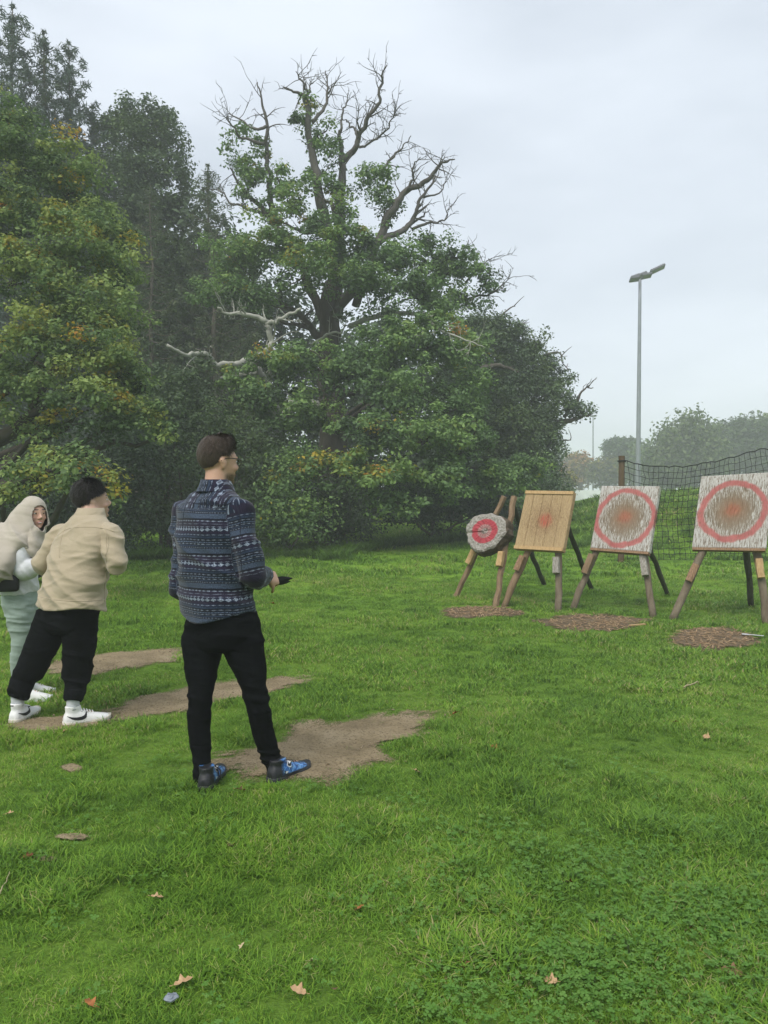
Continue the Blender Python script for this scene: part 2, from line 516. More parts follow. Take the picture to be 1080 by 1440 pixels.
# ------------------------------------------------------------------ scattered plants as stuff
def scatter(name, protos, P, kindidx, rotz, tilt, scl, mat):
    """protos: list of (V, F tris, tint).  One object: prototypes and points in one mesh, instanced by geometry nodes"""
    Vs, Fs, pid, tint = [], [], [], []; b = 0
    for k, (V, F, tn) in enumerate(protos):
        Vs.append(V); Fs.append(np.asarray(F) + b); b += len(V)
        pid.append(np.full(len(V), k)); tint.append(tn)
    n0 = b; Vs.append(P); pid.append(np.full(len(P), -1)); tint.append(np.zeros(len(P)))
    V = np.vstack(Vs); F = np.vstack(Fs)
    me = mesh_np(name, V, F, True)
    def att(nm, tp, arr):
        a = me.attributes.new(nm, tp, 'POINT'); a.data.foreach_set('value', np.ascontiguousarray(arr))
    att('pid', 'INT', np.concatenate(pid).astype(np.int32))
    att('tint', 'FLOAT', np.concatenate(tint).astype(np.float32))
    z = lambda a, d=np.float32: np.concatenate([np.zeros(n0, d), np.asarray(a, d)])
    att('idx', 'INT', z(kindidx, np.int32)); att('rotz', 'FLOAT', z(rotz)); att('tilt', 'FLOAT', z(tilt)); att('scl', 'FLOAT', z(scl))
    me.materials.append(mat)
    o = obj(name, me, None, kind='stuff')
    ng = bpy.data.node_groups.new(name + '_scatter', 'GeometryNodeTree')
    ng.interface.new_socket('Geometry', in_out='INPUT', socket_type='NodeSocketGeometry')
    ng.interface.new_socket('Geometry', in_out='OUTPUT', socket_type='NodeSocketGeometry')
    N = ng.nodes; L = ng.links
    gi = N.new('NodeGroupInput'); go = N.new('NodeGroupOutput')
    def na(nm, tp):
        a = N.new('GeometryNodeInputNamedAttribute'); a.data_type = tp; a.inputs['Name'].default_value = nm
        return a.outputs['Attribute']
    pidn = na('pid', 'INT')
    cmp = N.new('FunctionNodeCompare'); cmp.data_type = 'INT'; cmp.operation = 'LESS_THAN'
    ia = [s for s in cmp.inputs if s.name == 'A' and s.type == 'INT'][0]; ib = [s for s in cmp.inputs if s.name == 'B' and s.type == 'INT'][0]
    L.new(pidn, ia); ib.default_value = 0
    sp = N.new('GeometryNodeSeparateGeometry'); sp.domain = 'POINT'
    L.new(gi.outputs[0], sp.inputs['Geometry']); L.new(cmp.outputs['Result'], sp.inputs['Selection'])
    si = N.new('GeometryNodeSplitToInstances'); si.domain = 'POINT'
    L.new(sp.outputs['Inverted'], si.inputs['Geometry']); L.new(pidn, si.inputs['Group ID'])
    ip = N.new('GeometryNodeInstanceOnPoints')
    L.new(sp.outputs['Selection'], ip.inputs['Points']); L.new(si.outputs['Instances'], ip.inputs['Instance'])
    ip.inputs['Pick Instance'].default_value = True
    L.new(na('idx', 'INT'), ip.inputs['Instance Index'])
    cx = N.new('ShaderNodeCombineXYZ'); L.new(na('tilt', 'FLOAT'), cx.inputs[0]); L.new(na('rotz', 'FLOAT'), cx.inputs[2])
    L.new(cx.outputs[0], ip.inputs['Rotation']); L.new(na('scl', 'FLOAT'), ip.inputs['Scale'])
    L.new(ip.outputs['Instances'], go.inputs[0])
    md = o.modifiers.new('scatter', 'NODES'); md.node_group = ng
    return o

def blade_tuft(n, radius, lmin, lmax, w, bend=0.6, seed=0):
    g = np.random.default_rng(seed); V, F, T = [], [], []
    for k in range(n):
        r = radius * math.sqrt(g.random()); a = g.uniform(0, 2 * np.pi); base = np.array([r * math.cos(a), r * math.sin(a), 0])
        L = g.uniform(lmin, lmax); th = g.uniform(0, 2 * np.pi); dirv = np.array([math.cos(th), math.sin(th), 0])
        side = np.array([-math.sin(th), math.cos(th), 0]); lean = g.uniform(0.1, 0.8); bn = g.uniform(0.2, bend)
        w0 = w * g.uniform(0.7, 1.3); b = len(V)
        for s, ww in ((0.0, 0.8), (0.5, 1.0)):
            p = base + dirv * L * (lean * s + bn * s * s) + np.array([0, 0, L * (s - 0.35 * bn * s * s)])
            V += [p - side * w0 * ww * 0.5, p + side * w0 * ww * 0.5]
        p = base + dirv * L * (lean + bn) + np.array([0, 0, L * (1 - 0.55 * bn)])
        V.append(p); F += [(b, b + 1, b + 3), (b, b + 3, b + 2), (b + 2, b + 3, b + 4)]
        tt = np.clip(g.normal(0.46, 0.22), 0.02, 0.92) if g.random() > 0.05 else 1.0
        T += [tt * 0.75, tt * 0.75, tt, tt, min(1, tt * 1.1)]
    return np.array(V), np.array(F), np.array(T)

m_blade, nt_, b_, o_ = new_mat('grass_blade'); t = NT(nt_)
tint = t.attr('tint').outputs['Fac']
pf = t.math('MULTIPLY', t.math('SUBTRACT', grass_patch_fac(t), 0.5), 2.1)
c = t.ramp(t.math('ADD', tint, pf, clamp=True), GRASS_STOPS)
t.link(c, b_.inputs['Base Color']); b_.inputs['Roughness'].default_value = 0.5; b_.inputs['Specular IOR Level'].default_value = 0.25
t.link(t.up_normal(.45), b_.inputs['Normal'])
tr = t.n('ShaderNodeBsdfTranslucent'); t.link(c, tr.inputs['Color'])
mx = t.n('ShaderNodeMixShader'); mx.inputs[0].default_value = 0.3
t.link(b_.outputs[0], mx.inputs[1]); t.link(tr.outputs[0], mx.inputs[2]); t.link(mx.outputs[0], o_.inputs['Surface'])

def lawn_points(y0, y1, dens, margin=1.3):
    w0, w1 = y0 * 0.52 + margin, y1 * 0.52 + margin
    n = int(dens * (y1 - y0) * (w0 + w1)); y = rng.uniform(y0, y1, n); x = rng.uniform(-1, 1, n) * (w1)
    k = np.abs(x) < (y * 0.52 + margin); x, y = x[k], y[k]
    keep = np.ones(len(x), bool)
    for gr_, pr_ in ((1.34, .22), (1.24, .25), (1.14, .28), (1.05, .32), (.96, .40), (.86, .5), (.74, .75)):
        keep &= ~(dirt_depth(x, y, gr_) & (rng.random(len(x)) < pr_))
    # thin spots of the lawn itself
    keep &= rng.random(len(x)) < 0.6 + 0.8 * vnoise(x, y, 2.2, 9)
    return x[keep], y[keep]

protos = [blade_tuft(26, 0.055, 0.022, 0.058, 0.0034, 0.7, s) for s in range(6)]
protos += [blade_tuft(20, 0.08, 0.03, 0.07, 0.007, 0.7, 20 + s) for s in range(4)]
protos += [blade_tuft(16, 0.14, 0.05, 0.11, 0.013, 0.7, 40 + s) for s in range(4)]
PP, KI, SC = [], [], []
for (y0, y1, dens, k0, k1) in ((1.7, 3.2, 1050, 0, 6), (3.2, 5.2, 800, 0, 6), (5.2, 8.5, 420, 6, 10), (8.5, 13, 230, 6, 10), (13, 27, 60, 10, 14)):
    x, y = lawn_points(y0, y1, dens)
    PP.append(np.stack([x, y, H(x, y) - 0.004], -1)); KI.append(rng.integers(k0, k1, len(x)))
    s = 0.55 + 0.85 * vnoise(x, y, 1.6, 4) ** 1.6 + 0.55 * (vnoise(x, y, 6, 6) - 0.5) + .5 * (vnoise(x, y, 3.3, 16) > .83)
    s = s * np.where(dirt_depth(x, y, 1.0), 0.5, np.where(dirt_depth(x, y, 1.2), .75, 1.0))
    bank = smoothstep(16, 22, y) * smoothstep(4, 8, x)
    SC.append(np.clip(s * (1 + 1.0 * bank), 0.3, 3.0))
PP = np.vstack(PP); KI = np.concatenate(KI); SC = np.concatenate(SC); n = len(PP)
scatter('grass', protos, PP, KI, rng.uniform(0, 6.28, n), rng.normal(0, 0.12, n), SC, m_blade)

# clover in the foreground, thickest at the right
def clover_tuft(n, radius, seed):
    g = np.random.default_rng(seed); V, F, T = [], [], []
    for k in range(n):
        r = radius * math.sqrt(g.random()); a = g.uniform(0, 6.28); h = g.uniform(0.02, 0.045)
        c = np.array([r * math.cos(a), r * math.sin(a), h]); th0 = g.uniform(0, 6.28); L = g.uniform(0.006, 0.012)
        tl = g.normal(0, 0.25, 2); tt = np.clip(g.normal(0.55, 0.17), 0.1, 0.92)
        for q in range(3):
            th = th0 + q * 2.094; d = np.array([math.cos(th), math.sin(th), 0]); s = np.array([-d[1], d[0], 0]); b = len(V)
            pts = [c, c + d * L * .55 - s * L * .48, c + d * L * .95 - s * L * .3, c + d * L * .9, c + d * L * .95 + s * L * .3, c + d * L * .55 + s * L * .48]
            for p in pts:
                o = p - c; V.append(p + np.array([0, 0, o[0] * tl[0] + o[1] * tl[1] + 0.25 * abs(np.dot(o, s))])); T.append(tt)
            F += [(b, b + 1, b + 2), (b, b + 2, b + 3), (b, b + 3, b + 4), (b, b + 4, b + 5)]
    return np.array(V), np.array(F), np.array(T)
cl_protos = [clover_tuft(14, 0.075, 100 + s) for s in range(5)]
n = 6000
y = rng.uniform(1.75, 4.2, n); x = rng.uniform(-1, 1, n) * (y * 0.52 + 0.8)
pxx = x / y * 1080 + 540; dens = smoothstep(430, 800, pxx) * (1 - smoothstep(2.7, 3.6, y)) * 0.8 + 0.05
keep = (rng.random(n) < dens * (0.12 + 0.95 * vnoise(x, y, 3.0, 12) ** 1.6)) & ~dirt_depth(x, y, 1.05)
x, y = x[keep], y[keep]; n = len(x)
m_clover = mat_leaf('clover_leaf', [(0.0, (0.06, 0.15, 0.022)), (0.5, (0.105, 0.235, 0.036)), (1.0, (0.18, 0.31, 0.07))], 0.3, upn=.5)
scatter('clover', cl_protos, np.stack([x, y, H(x, y)], -1), rng.integers(0, 5, n), rng.uniform(0, 6.28, n), rng.normal(0, .08, n), rng.uniform(0.75, 1.25, n), m_clover)

# ================================================================== TREES
m_bark_oak = mat_bark('oak_bark', (0.035, 0.030, 0.024), (0.10, 0.088, 0.070))
m_bark_dead = mat_bark('weathered_dead_wood', (0.055, 0.050, 0.044), (0.135, 0.125, 0.112))
m_bark_pale = mat_bark('pale_lichened_wood', (0.22, 0.22, 0.19), (0.46, 0.46, 0.40))
m_bark_grey = mat_bark('grey_bark', (0.07, 0.062, 0.05), (0.17, 0.15, 0.12))
m_leaf_oak = mat_leaf('oak_leaf', [(0.0, (0.058, 0.094, 0.046)), (0.35, (0.122, 0.209, 0.074)), (0.6, (0.220, 0.341, 0.101)), (0.78, (0.164, 0.225, 0.040)), (0.9, (0.428, 0.344, 0.043)), (1.0, (0.486, 0.198, 0.043))])
m_leaf_bright = mat_leaf('bright_oak_leaf', [(0.0, (0.065, 0.107, 0.049)), (0.3, (0.149, 0.237, 0.084)), (0.6, (0.302, 0.386, 0.112)), (0.8, (0.263, 0.276, 0.046)), (0.93, (0.460, 0.347, 0.046)), (1.0, (0.460, 0.217, 0.046))], 0.4)
m_leaf_dark = mat_leaf('dark_leaf', [(0.0, (0.044, 0.067, 0.046)), (0.5, (0.099, 0.152, 0.074)), (1.0, (0.097, 0.146, 0.040))], 0.25)
m_leaf_con = mat_leaf('conifer_needles', [(0.0, (0.058, 0.085, 0.074)), (0.5, (0.115, 0.158, 0.128)), (1.0, (0.107, 0.132, 0.061))], 0.2)
m_leaf_brown = mat_leaf('thin_olive_needles', [(0.0, (0.050, 0.078, 0.044)), (0.5, (0.095, 0.132, 0.066)), (1.0, (0.165, 0.190, 0.090))], 0.3)

def leaf_mesh(name, C, rad, tint, per, size, flat=0.6, up=0.75, aspect=0.6, clump=0.5):
    """many small folded leaves gathered round cluster centres C"""
    C = np.asarray(C); N = len(C)
    rad = np.broadcast_to(np.asarray(rad, float), (N,)); tint = np.broadcast_to(np.asarray(tint, float), (N,))
    n = N * per
    c = np.repeat(C, per, 0); r = np.repeat(rad, per)
    d = rng.normal(size=(n, 3)); d /= np.linalg.norm(d, axis=1, keepdims=True)
    q = rng.random(n) ** clump
    off = d * (q * r)[:, None]; off[:, 2] *= flat
    # leaves sit on the upper side of a spray: droop with distance from its middle
    off[:, 2] -= 0.18 * (off[:, 0] ** 2 + off[:, 1] ** 2) / np.maximum(r, 1e-3)
    p = c + off
    nrm = d * 0.55 + rng.normal(size=(n, 3)) * 0.45; nrm[:, 2] += up
    nrm /= np.linalg.norm(nrm, axis=1, keepdims=True)
    a = rng.normal(size=(n, 3)) + d * 0.8; a -= nrm * np.sum(a * nrm, 1, keepdims=True); a /= np.linalg.norm(a, axis=1, keepdims=True)
    s = np.cross(nrm, a)
    L = size * rng.uniform(0.5, 1.55, n)[:, None]; W = L * aspect * 0.5
    fold = nrm * (W * 0.35)
    V = np.stack([p - a * L * 0.5, p - s * W + fold + a * L * 0.05, p + a * L * 0.5, p + s * W + fold + a * L * 0.05], 1).reshape(-1, 3)
    b = np.arange(n)[:, None] * 4
    F = np.concatenate([b + np.array([[0, 2, 1]]), b + np.array([[0, 3, 2]])], 1).reshape(-1, 3)
    tn = np.clip(np.repeat(tint, per) + rng.normal(0, 0.07, n), 0, 1)
    me = mesh_np(name, V, F, False)
    at_ = me.attributes.new('tint', 'FLOAT', 'POINT'); at_.data.foreach_set('value', np.repeat(tn, 4).astype(np.float32))
    return me

def lobe_clusters(lobes, cr, fill=1.0, shell=0.45):
    """lobes: (px, py, rx, ry, depth[, dens]) -> cluster centres, lobe index"""
    out, idx = [], []
    for i, lb in enumerate(lobes):
        px, py, rx, ry, d = lb[:5]; dn = lb[5] if len(lb) > 5 else 1.0
        c = at(px, py, d); k = d / F_PX; R3 = np.array([rx * k, 0.5 * (rx + ry) * k, ry * k * 1.2])
        n = max(4, int(fill * dn * 6.0 * (R3[0] * R3[2] + R3[0] * R3[1] + R3[1] * R3[2]) / (cr * cr)))
        v = rng.normal(size=(n, 3)); v /= np.linalg.norm(v, axis=1, keepdims=True)
        v[:, 2] = np.where((v[:, 2] < -0.3) & (rng.random(n) < 0.5), -v[:, 2], v[:, 2])
        q = rng.random(n) ** shell
        lump = 0.62 + 0.85 * vn3(v * 1.9 + i * 7.3, 1.0, 3) * (0.7 + .6 * vn3(v * 4.1 + i * 3.1, 1.0, 8))
        out.append(c + v * (q * lump)[:, None] * R3 * 1.08); idx.append(np.full(n, i))
    return np.vstack(out), np.concatenate(idx)

def wobble(P, amp, k=5):
    P = catmull(P, k); w = rng.normal(0, amp, P.shape); w[0] = 0
    w = (w + np.roll(w, 1, 0)) * 0.5; w[0] = 0
    return P + w

def tree(name, label, skel, lobes, leaf_mat, bark, cr=0.55, per=48, size=0.11, fill=1.0, tint=(0.42, 0.14), trunk_r=0.25,
         group=None, flat=0.8, twigs=0.35, shell=0.45, up=0.75, hi_tint=0.12, tint_fn=None, limbs=()):
    """skel: trunk polyline in world space (base first)"""
    skel = np.asarray(skel, float)
    root = thing(name, label, 'tree', tuple(skel[0]), group)
    tp = wobble(skel, 0.03, 5); m = len(tp)
    rad = trunk_r * (1 - 0.72 * np.linspace(0, 1, m)); rad[0] *= 1.5; rad[1] *= 1.2
    MB().tube(tp, rad, 12, jitter=0.06).build('trunk', bark, root, True)
    C, idx = lobe_clusters(lobes, cr, fill, shell)
    lob = np.array([at(l[0], l[1], l[4]) for l in lobes])
    mb = MB(); paths = [(p, None) for p in tp]
    for i, c in enumerate(lob):
        # branch to the lobe from a trunk point somewhat lower
        dz = tp[:, 2] - (c[2] - 0.35 * np.linalg.norm(tp[:, :2] - c[:2], axis=1)); j = int(np.argmin(np.abs(dz) + 0.15 * np.linalg.norm(tp - c, axis=1)))
        s = tp[j]; L = np.linalg.norm(c - s)
        mid = s + (c - s) * 0.5 + np.array([0, 0, -0.05 * L]) + rng.normal(0, 0.06 * L, 3)
        P = wobble([s, mid, c], 0.02 * L, 5)
        r0 = max(0.03, min(rad[j] * 0.6, 0.03 * L)); mb.tube(P, np.linspace(r0, 0.02, len(P)), 6, cap=False)
        own = C[idx == i]
        for q in own[rng.random(len(own)) < twigs * 0.08]:
            s2 = P[rng.integers(len(P) // 2, len(P))]
            m2 = (s2 + q) * 0.5 + rng.normal(0, 0.08, 3)
            mb.tube(catmull([s2, m2, q], 3), np.linspace(0.022, 0.006, 7), 4, cap=False)
    if mb.v: mb.build('branches', bark, root, True, kind='stuff')
    ct = rng.normal(tint[0], tint[1], len(C))
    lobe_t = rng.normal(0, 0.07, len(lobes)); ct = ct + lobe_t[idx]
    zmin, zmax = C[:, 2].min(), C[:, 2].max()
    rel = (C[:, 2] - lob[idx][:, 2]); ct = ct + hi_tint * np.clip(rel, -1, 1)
    if tint_fn is not None: ct = tint_fn(C, idx, ct)
    C = C + rng.normal(0, 0.05, C.shape)
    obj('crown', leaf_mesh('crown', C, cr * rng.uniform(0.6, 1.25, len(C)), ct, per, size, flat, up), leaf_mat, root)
    return root

def trunk_px(pts):
    """trunk polyline from (px, py, depth); the first point drops to the ground"""
    P = np.array([at(*p) for p in pts]); P[0][2] = float(H(P[0][0], P[0][1])) - 0.1
    return P

def gbase(px, d):
    x = (px - 540) / F_PX * d
    return (px, 690 + (CAM_H - float(H(x, d))) / d * F_PX, d)

# ------------------------------------------------------------------ the stag-headed oak in the middle
D0 = 22.0
def c8(x, y): return (280 + x / 2.4545, 80 + y / 2.4545)
def c2(x, y): return (220 + x / 3.176, 400 + y / 3.176)
def c3(x, y): return (500 + x / 3.0, 400 + y / 3.0)
oak = thing('old_oak', 'huge old oak with bare antler-like dead branches above its green crown', 'tree', tuple(trunk_px([gbase(470, D0)])[0]))
otr = trunk_px([gbase(470, D0), (468, 680, D0), (466, 600, D0), (464, 540, D0), (462, 490, D0), (463, 450, D0), (468, 400, D0)])
MB().tube(wobble(otr, 0.04, 5), np.linspace(0.42, 0.26, 31) * (1 + 0.5 * np.exp(-np.linspace(0, 6, 31))), 16, jitter=0.07).build('trunk', m_bark_oak, oak, True)
def limb(pix, r0, r1, f=c8, d0=0.0, d1=0.0, mat=None, name='limb', twig=0, tl=0.55):
    n = len(pix); P = [at(*f(*p), D0 + d0 + (d1 - d0) * (i / max(1, n - 1))) for i, p in enumerate(pix)]
    P = wobble(P, 0.035, 5); m = len(P)
    mb = MB().tube(P, np.linspace(r0 * .62, r1 * .75, m), 9, jitter=0.08)
    for k in range(int(twig * 2.0)):
        j = rng.integers(m // 4, m - 1); s = P[j]; dv = unit(P[min(j + 2, m - 1)] - P[j - 1]); q = s.copy(); path = [s]
        dirn = unit(dv * 0.5 + rng.normal(0, 0.65, 3) * np.array([1, .6, 1]) + np.array([0, 0, 0.35])); L = tl * rng.uniform(0.4, 1.7)
        for u in range(5):
            dirn = unit(dirn + rng.normal(0, 0.19, 3)); q = q + dirn * L / 5; path.append(q)
        rr_ = (r0 + (r1 - r0) * j / m) * 0.3; pp = catmull(path, 2)
        mb.tube(pp, np.linspace(max(0.010, min(rr_, 0.026)), 0.004, len(pp)), 5)
        for v in range(3):
            s2 = pp[rng.integers(2, len(pp))]; e = unit(dirn + rng.normal(0, .8, 3)); L2 = L * rng.uniform(.2, .5)
            mb.tube([s2, s2 + e * L2 * .5 + rng.normal(0, .02, 3), s2 + e * L2 + rng.normal(0, .04, 3)], [.008, .006, .003], 4)
    return mb.build(name, mat or m_bark_dead, oak, True)
DB = 'dead_branch'
limb([(440, 980), (395, 945), (345, 890), (295, 855), (275, 815), (290, 790)], 0.20, 0.05, mat=m_bark_oak, d1=-1.0, twig=3)
limb([(450, 960), (400, 830), (335, 690), (300, 625), (240, 550), (180, 490), (140, 440), (105, 385)], 0.24, 0.03, d1=1.0, mat=m_bark_oak, twig=8)
limb([(240, 550), (190, 530), (120, 505), (60, 455)], 0.10, 0.02, d0=.6, d1=1.0, twig=6)
limb([(245, 555), (250, 470), (245, 400), (232, 330), (238, 225), (215, 155), (203, 88)], 0.16, 0.022, name=DB, d0=.6, d1=0.2, twig=6)
limb([(236, 240), (195, 250), (150, 220), (98, 194)], 0.08, 0.018, name=DB, d1=.5, twig=3)
limb([(225, 300), (160, 282), (125, 245), (98, 216)], 0.08, 0.018, name=DB, d1=-.5, twig=3)
limb([(470, 900), (470, 760), (440, 600), (415, 480), (397, 380), (377, 270), (368, 150), (340, 130), (290, 105)], 0.34, 0.022, d1=-.5, twig=5)
limb([(366, 150), (372, 115), (352, 80), (338, 48)], 0.075, 0.016, name=DB, d0=-.4, d1=-.6, twig=3)
limb([(368, 140), (380, 110), (393, 82)], 0.06, 0.016, name=DB, d0=-.4, d1=-.2, twig=2)
limb([(392, 225), (430, 170), (442, 105), (437, 48)], 0.09, 0.016, name=DB, d0=-.4, d1=.3, twig=5)
limb([(440, 150), (452, 115), (468, 88)], 0.05, 0.014, name=DB, d0=0, d1=.2, twig=1)
limb([(475, 880), (485, 640), (490, 520), (497, 400), (490, 350), (485, 250)], 0.32, 0.06, d1=.5, twig=5)
limb([(492, 360), (540, 312), (552, 270), (578, 220), (612, 168), (627, 100), (635, 52), (648, 30)], 0.15, 0.018, name=DB, d0=.3, d1=-.6, twig=8)
limb([(552, 280), (532, 245), (512, 226), (495, 215)], 0.06, 0.015, name=DB, d1=.5, twig=3)
limb([(560, 255), (545, 225), (552, 185)], 0.05, 0.015, name=DB, d1=-.5, twig=2)
limb([(488, 260), (492, 200), (505, 165), (520, 132)], 0.06, 0.014, name=DB, d1=.4, twig=3)
limb([(552, 312), (600, 290), (640, 262), (665, 215), (680, 195)], 0.06, 0.012, name=DB, d1=-.8, twig=12)
limb([(500, 700), (480, 590), (462, 520), (430, 490)], 0.16, 0.05, d0=-.3, d1=-.8, mat=m_bark_oak, twig=3)
limb([(470, 640), (420, 615), (350, 600), (290, 575)], 0.13, 0.04, d0=-.3, d1=-.2, mat=m_bark_oak, twig=3)
limb([(480, 860), (560, 760), (610, 660), (650, 565), (680, 500), (722, 460), (782, 430), (820, 390), (840, 362), (888, 348)], 0.26, 0.022, d1=-.8, twig=8)
limb([(722, 458), (742, 410), (738, 380), (765, 348)], 0.07, 0.015, name=DB, d0=-.5, d1=-.8, twig=4)
limb([(620, 640), (700, 600), (742, 560), (760, 500), (805, 428), (815, 415)], 0.15, 0.02, name=DB, d0=-.3, d1=.4, twig=6)
limb([(735, 575), (770, 552), (800, 528)], 0.06, 0.015, name=DB, d1=.4, twig=2)
limb([(735, 595), (800, 572), (850, 560), (863, 525)], 0.07, 0.014, name=DB, d1=-.5, twig=4)
limb([(775, 485), (835, 462), (846, 430)], 0.05, 0.013, name=DB, d0=.2, d1=.5, twig=2)
limb([(600, 420), (650, 375), (678, 335), (705, 312), (728, 272)], 0.08, 0.015, name=DB, d0=.5, d1=.8, twig=4)
limb([(540, 860), (600, 720), (650, 680), (740, 685), (800, 720), (900, 760)], 0.20, 0.04, d1=.5, mat=m_bark_oak, twig=5)
limb([(880, 850), (985, 822), (1030, 800), (1072, 764)], 0.07, 0.013, name=DB, d0=.5, d1=.3, twig=6)
limb([(920, 780), (970, 722), (1008, 696)], 0.06, 0.013, name=DB, d0=.5, d1=.8, twig=5)
limb([(860, 740), (905, 680), (932, 632)], 0.06, 0.013, name=DB, d0=.4, d1=.8, twig=5)
limb([(520, 930), (600, 900), (660, 890), (780, 890), (830, 922), (885, 937)], 0.13, 0.02, name=DB, d0=-.5, d1=-3.2, mat=m_bark_pale, twig=3)
limb([(780, 892), (830, 940), (920, 985), (985, 1005)], 0.06, 0.012, name=DB, d0=-2.8, d1=-3.4, mat=m_bark_pale, twig=3)
limb([(780, 575), (690, 537), (610, 540), (560, 590), (530, 560), (515, 520), (510, 470), (470, 410), (440, 365), (400, 345), (350, 360), (270, 352), (220, 312), (170, 308), (120, 316), (48, 274)], 0.27, 0.045, f=c2, d0=0, d1=-4.2, name='pale_dead_bough', mat=m_bark_pale, twig=4)
limb([(440, 362), (452, 330), (500, 302), (516, 270), (505, 205), (495, 170), (540, 160), (600, 130), (642, 108)], 0.16, 0.04, f=c2, d0=-2.9, d1=-3.4, name='pale_dead_bough', mat=m_bark_pale, twig=4)
limb([(495, 168), (420, 138), (330, 130), (278, 108)], 0.10, 0.03, f=c2, d0=-3.2, d1=-3.6, name='pale_dead_bough', mat=m_bark_pale, twig=4)
limb([(450, 392), (390, 405), (296, 416)], 0.09, 0.03, f=c2, d0=-2.9, d1=-3.4, name='pale_dead_bough', mat=m_bark_pale, twig=1)
limb([(690, 270), (760, 220), (820, 215), (850, 180)], 0.07, 0.02, f=c2, d0=-.4, d1=-1.2, name='pale_dead_bough', mat=m_bark_pale, twig=3)
limb([(700, 210), (640, 180), (560, 170)], 0.12, 0.04, f=c2, d0=0, d1=-1, mat=m_bark_oak, twig=2)
limb([(-60, 460), (30, 440), (120, 430), (210, 420), (345, 432)], 0.20, 0.06, f=c3, d0=0, d1=-1.5, mat=m_bark_oak, twig=3)
limb([(110, 450), (180, 480), (245, 525)], 0.09, 0.03, f=c3, d0=-.6, d1=-1.5, mat=m_bark_oak, twig=2)
limb([(-60, 350), (10, 322), (160, 282)], 0.17, 0.08, f=c3, d0=0, d1=-1.5, mat=m_bark_oak)
OAK = [(350, 197, 20, 18, 22.4, .8), (332, 222, 26, 18, 22.6, .7), (365, 250, 30, 30, 22.5, .8), (395, 262, 22, 26, 22, .6), (345, 275, 24, 24, 22.4, .7),
       (428, 165, 16, 28, 21.6, .8), (446, 190, 22, 30, 22, .7), (462, 222, 24, 26, 22.3, .7), (432, 260, 26, 26, 21.5, .8), (420, 295, 36, 24, 21, .9),
       (515, 240, 22, 16, 22.2, .8), (545, 246, 22, 18, 21.8, .8), (530, 275, 30, 20, 21.8, .8), (480, 262, 20, 30, 21.6, .6), (556, 300, 26, 20, 22, .6),
       (470, 330, 40, 30, 20.6), (390, 350, 46, 34, 21), (330, 365, 40, 36, 21.4), (440, 380, 50, 34, 20.2), (510, 350, 40, 30, 20.6), (520, 400, 52, 34, 20), (560, 370, 36, 32, 21, .8),
       (300, 420, 34, 30, 21, .7), (355, 425, 46, 26, 20.6, .7), (575, 420, 44, 30, 20),
       (595, 345, 28, 18, 22.3, .7), (625, 362, 34, 22, 22.3, .8), (660, 382, 26, 18, 22.4, .8), (682, 398, 16, 14, 22.4, .8), (610, 395, 44, 24, 22.6, .9), (648, 420, 34, 16, 22.4, .7), (615, 440, 40, 22, 20.5, .8),
       (410, 515, 52, 30, 18.6), (485, 530, 46, 30, 18.4), (350, 560, 50, 34, 18.6), (540, 500, 56, 36, 19), (600, 490, 54, 36, 19.4), (650, 500, 46, 34, 20.2), (560, 560, 60, 36, 18), (640, 560, 56, 40, 19),
       (430, 590, 50, 30, 18.2), (520, 610, 56, 30, 17.2), (600, 620, 60, 34, 17.4), (660, 630, 50, 36, 18.4), (480, 655, 60, 26, 16.6), (545, 670, 56, 26, 16.4), (620, 680, 50, 28, 17.2), (700, 680, 44, 26, 18.6), (570, 715, 34, 16, 16.6, .8), (740, 665, 36, 26, 20)]
OAK = [(*l[:5], (l[5] if len(l) > 5 else 1.0) * (.52 if k < 15 else .85 if k < 32 else .9)) for k, l in enumerate(OAK)]
OC, oi = lobe_clusters(OAK, 0.46, 0.80, 0.6)
lob = np.array([at(l[0], l[1], l[4]) for l in OAK]); mb = MB()
for i, c in enumerate(lob):
    if i > 31:
        j = int(np.clip(np.searchsorted(otr[:, 2], c[2] - 0.8), 1, len(otr) - 1)); s = otr[j]
        mb.tube(wobble([s, (s + c) / 2 + np.array([0, 0, 0.3]), c], 0.06, 5), np.linspace(0.09, 0.02, 11), 6, cap=False)
    own = OC[oi == i]
    for q in own[rng.random(len(own)) < 0.10]:
        mb.tube(catmull([c, (c + q) / 2 + rng.normal(0, .1, 3), q], 3), np.linspace(0.028, 0.008, 7), 4, cap=False)
mb.build('branches', m_bark_oak, oak, True, kind='stuff')
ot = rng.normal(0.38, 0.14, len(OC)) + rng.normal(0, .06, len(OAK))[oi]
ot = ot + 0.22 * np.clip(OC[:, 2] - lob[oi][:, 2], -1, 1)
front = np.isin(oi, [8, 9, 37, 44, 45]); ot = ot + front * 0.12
ot = np.where((np.isin(oi, [9, 41]) & (rng.random(len(OC)) < .14)), 0.86, ot)
ot = np.where((oi == 44) & (rng.random(len(OC)) < .22), 0.84, ot)
low = np.array([at(l[0], l[1], l[4])[2] for l in OAK])[oi]
obj('crown', leaf_mesh('crown', OC, 0.36 * rng.uniform(0.5, 1.3, len(OC)), ot, 104, 0.092, .6), m_leaf_oak, oak)

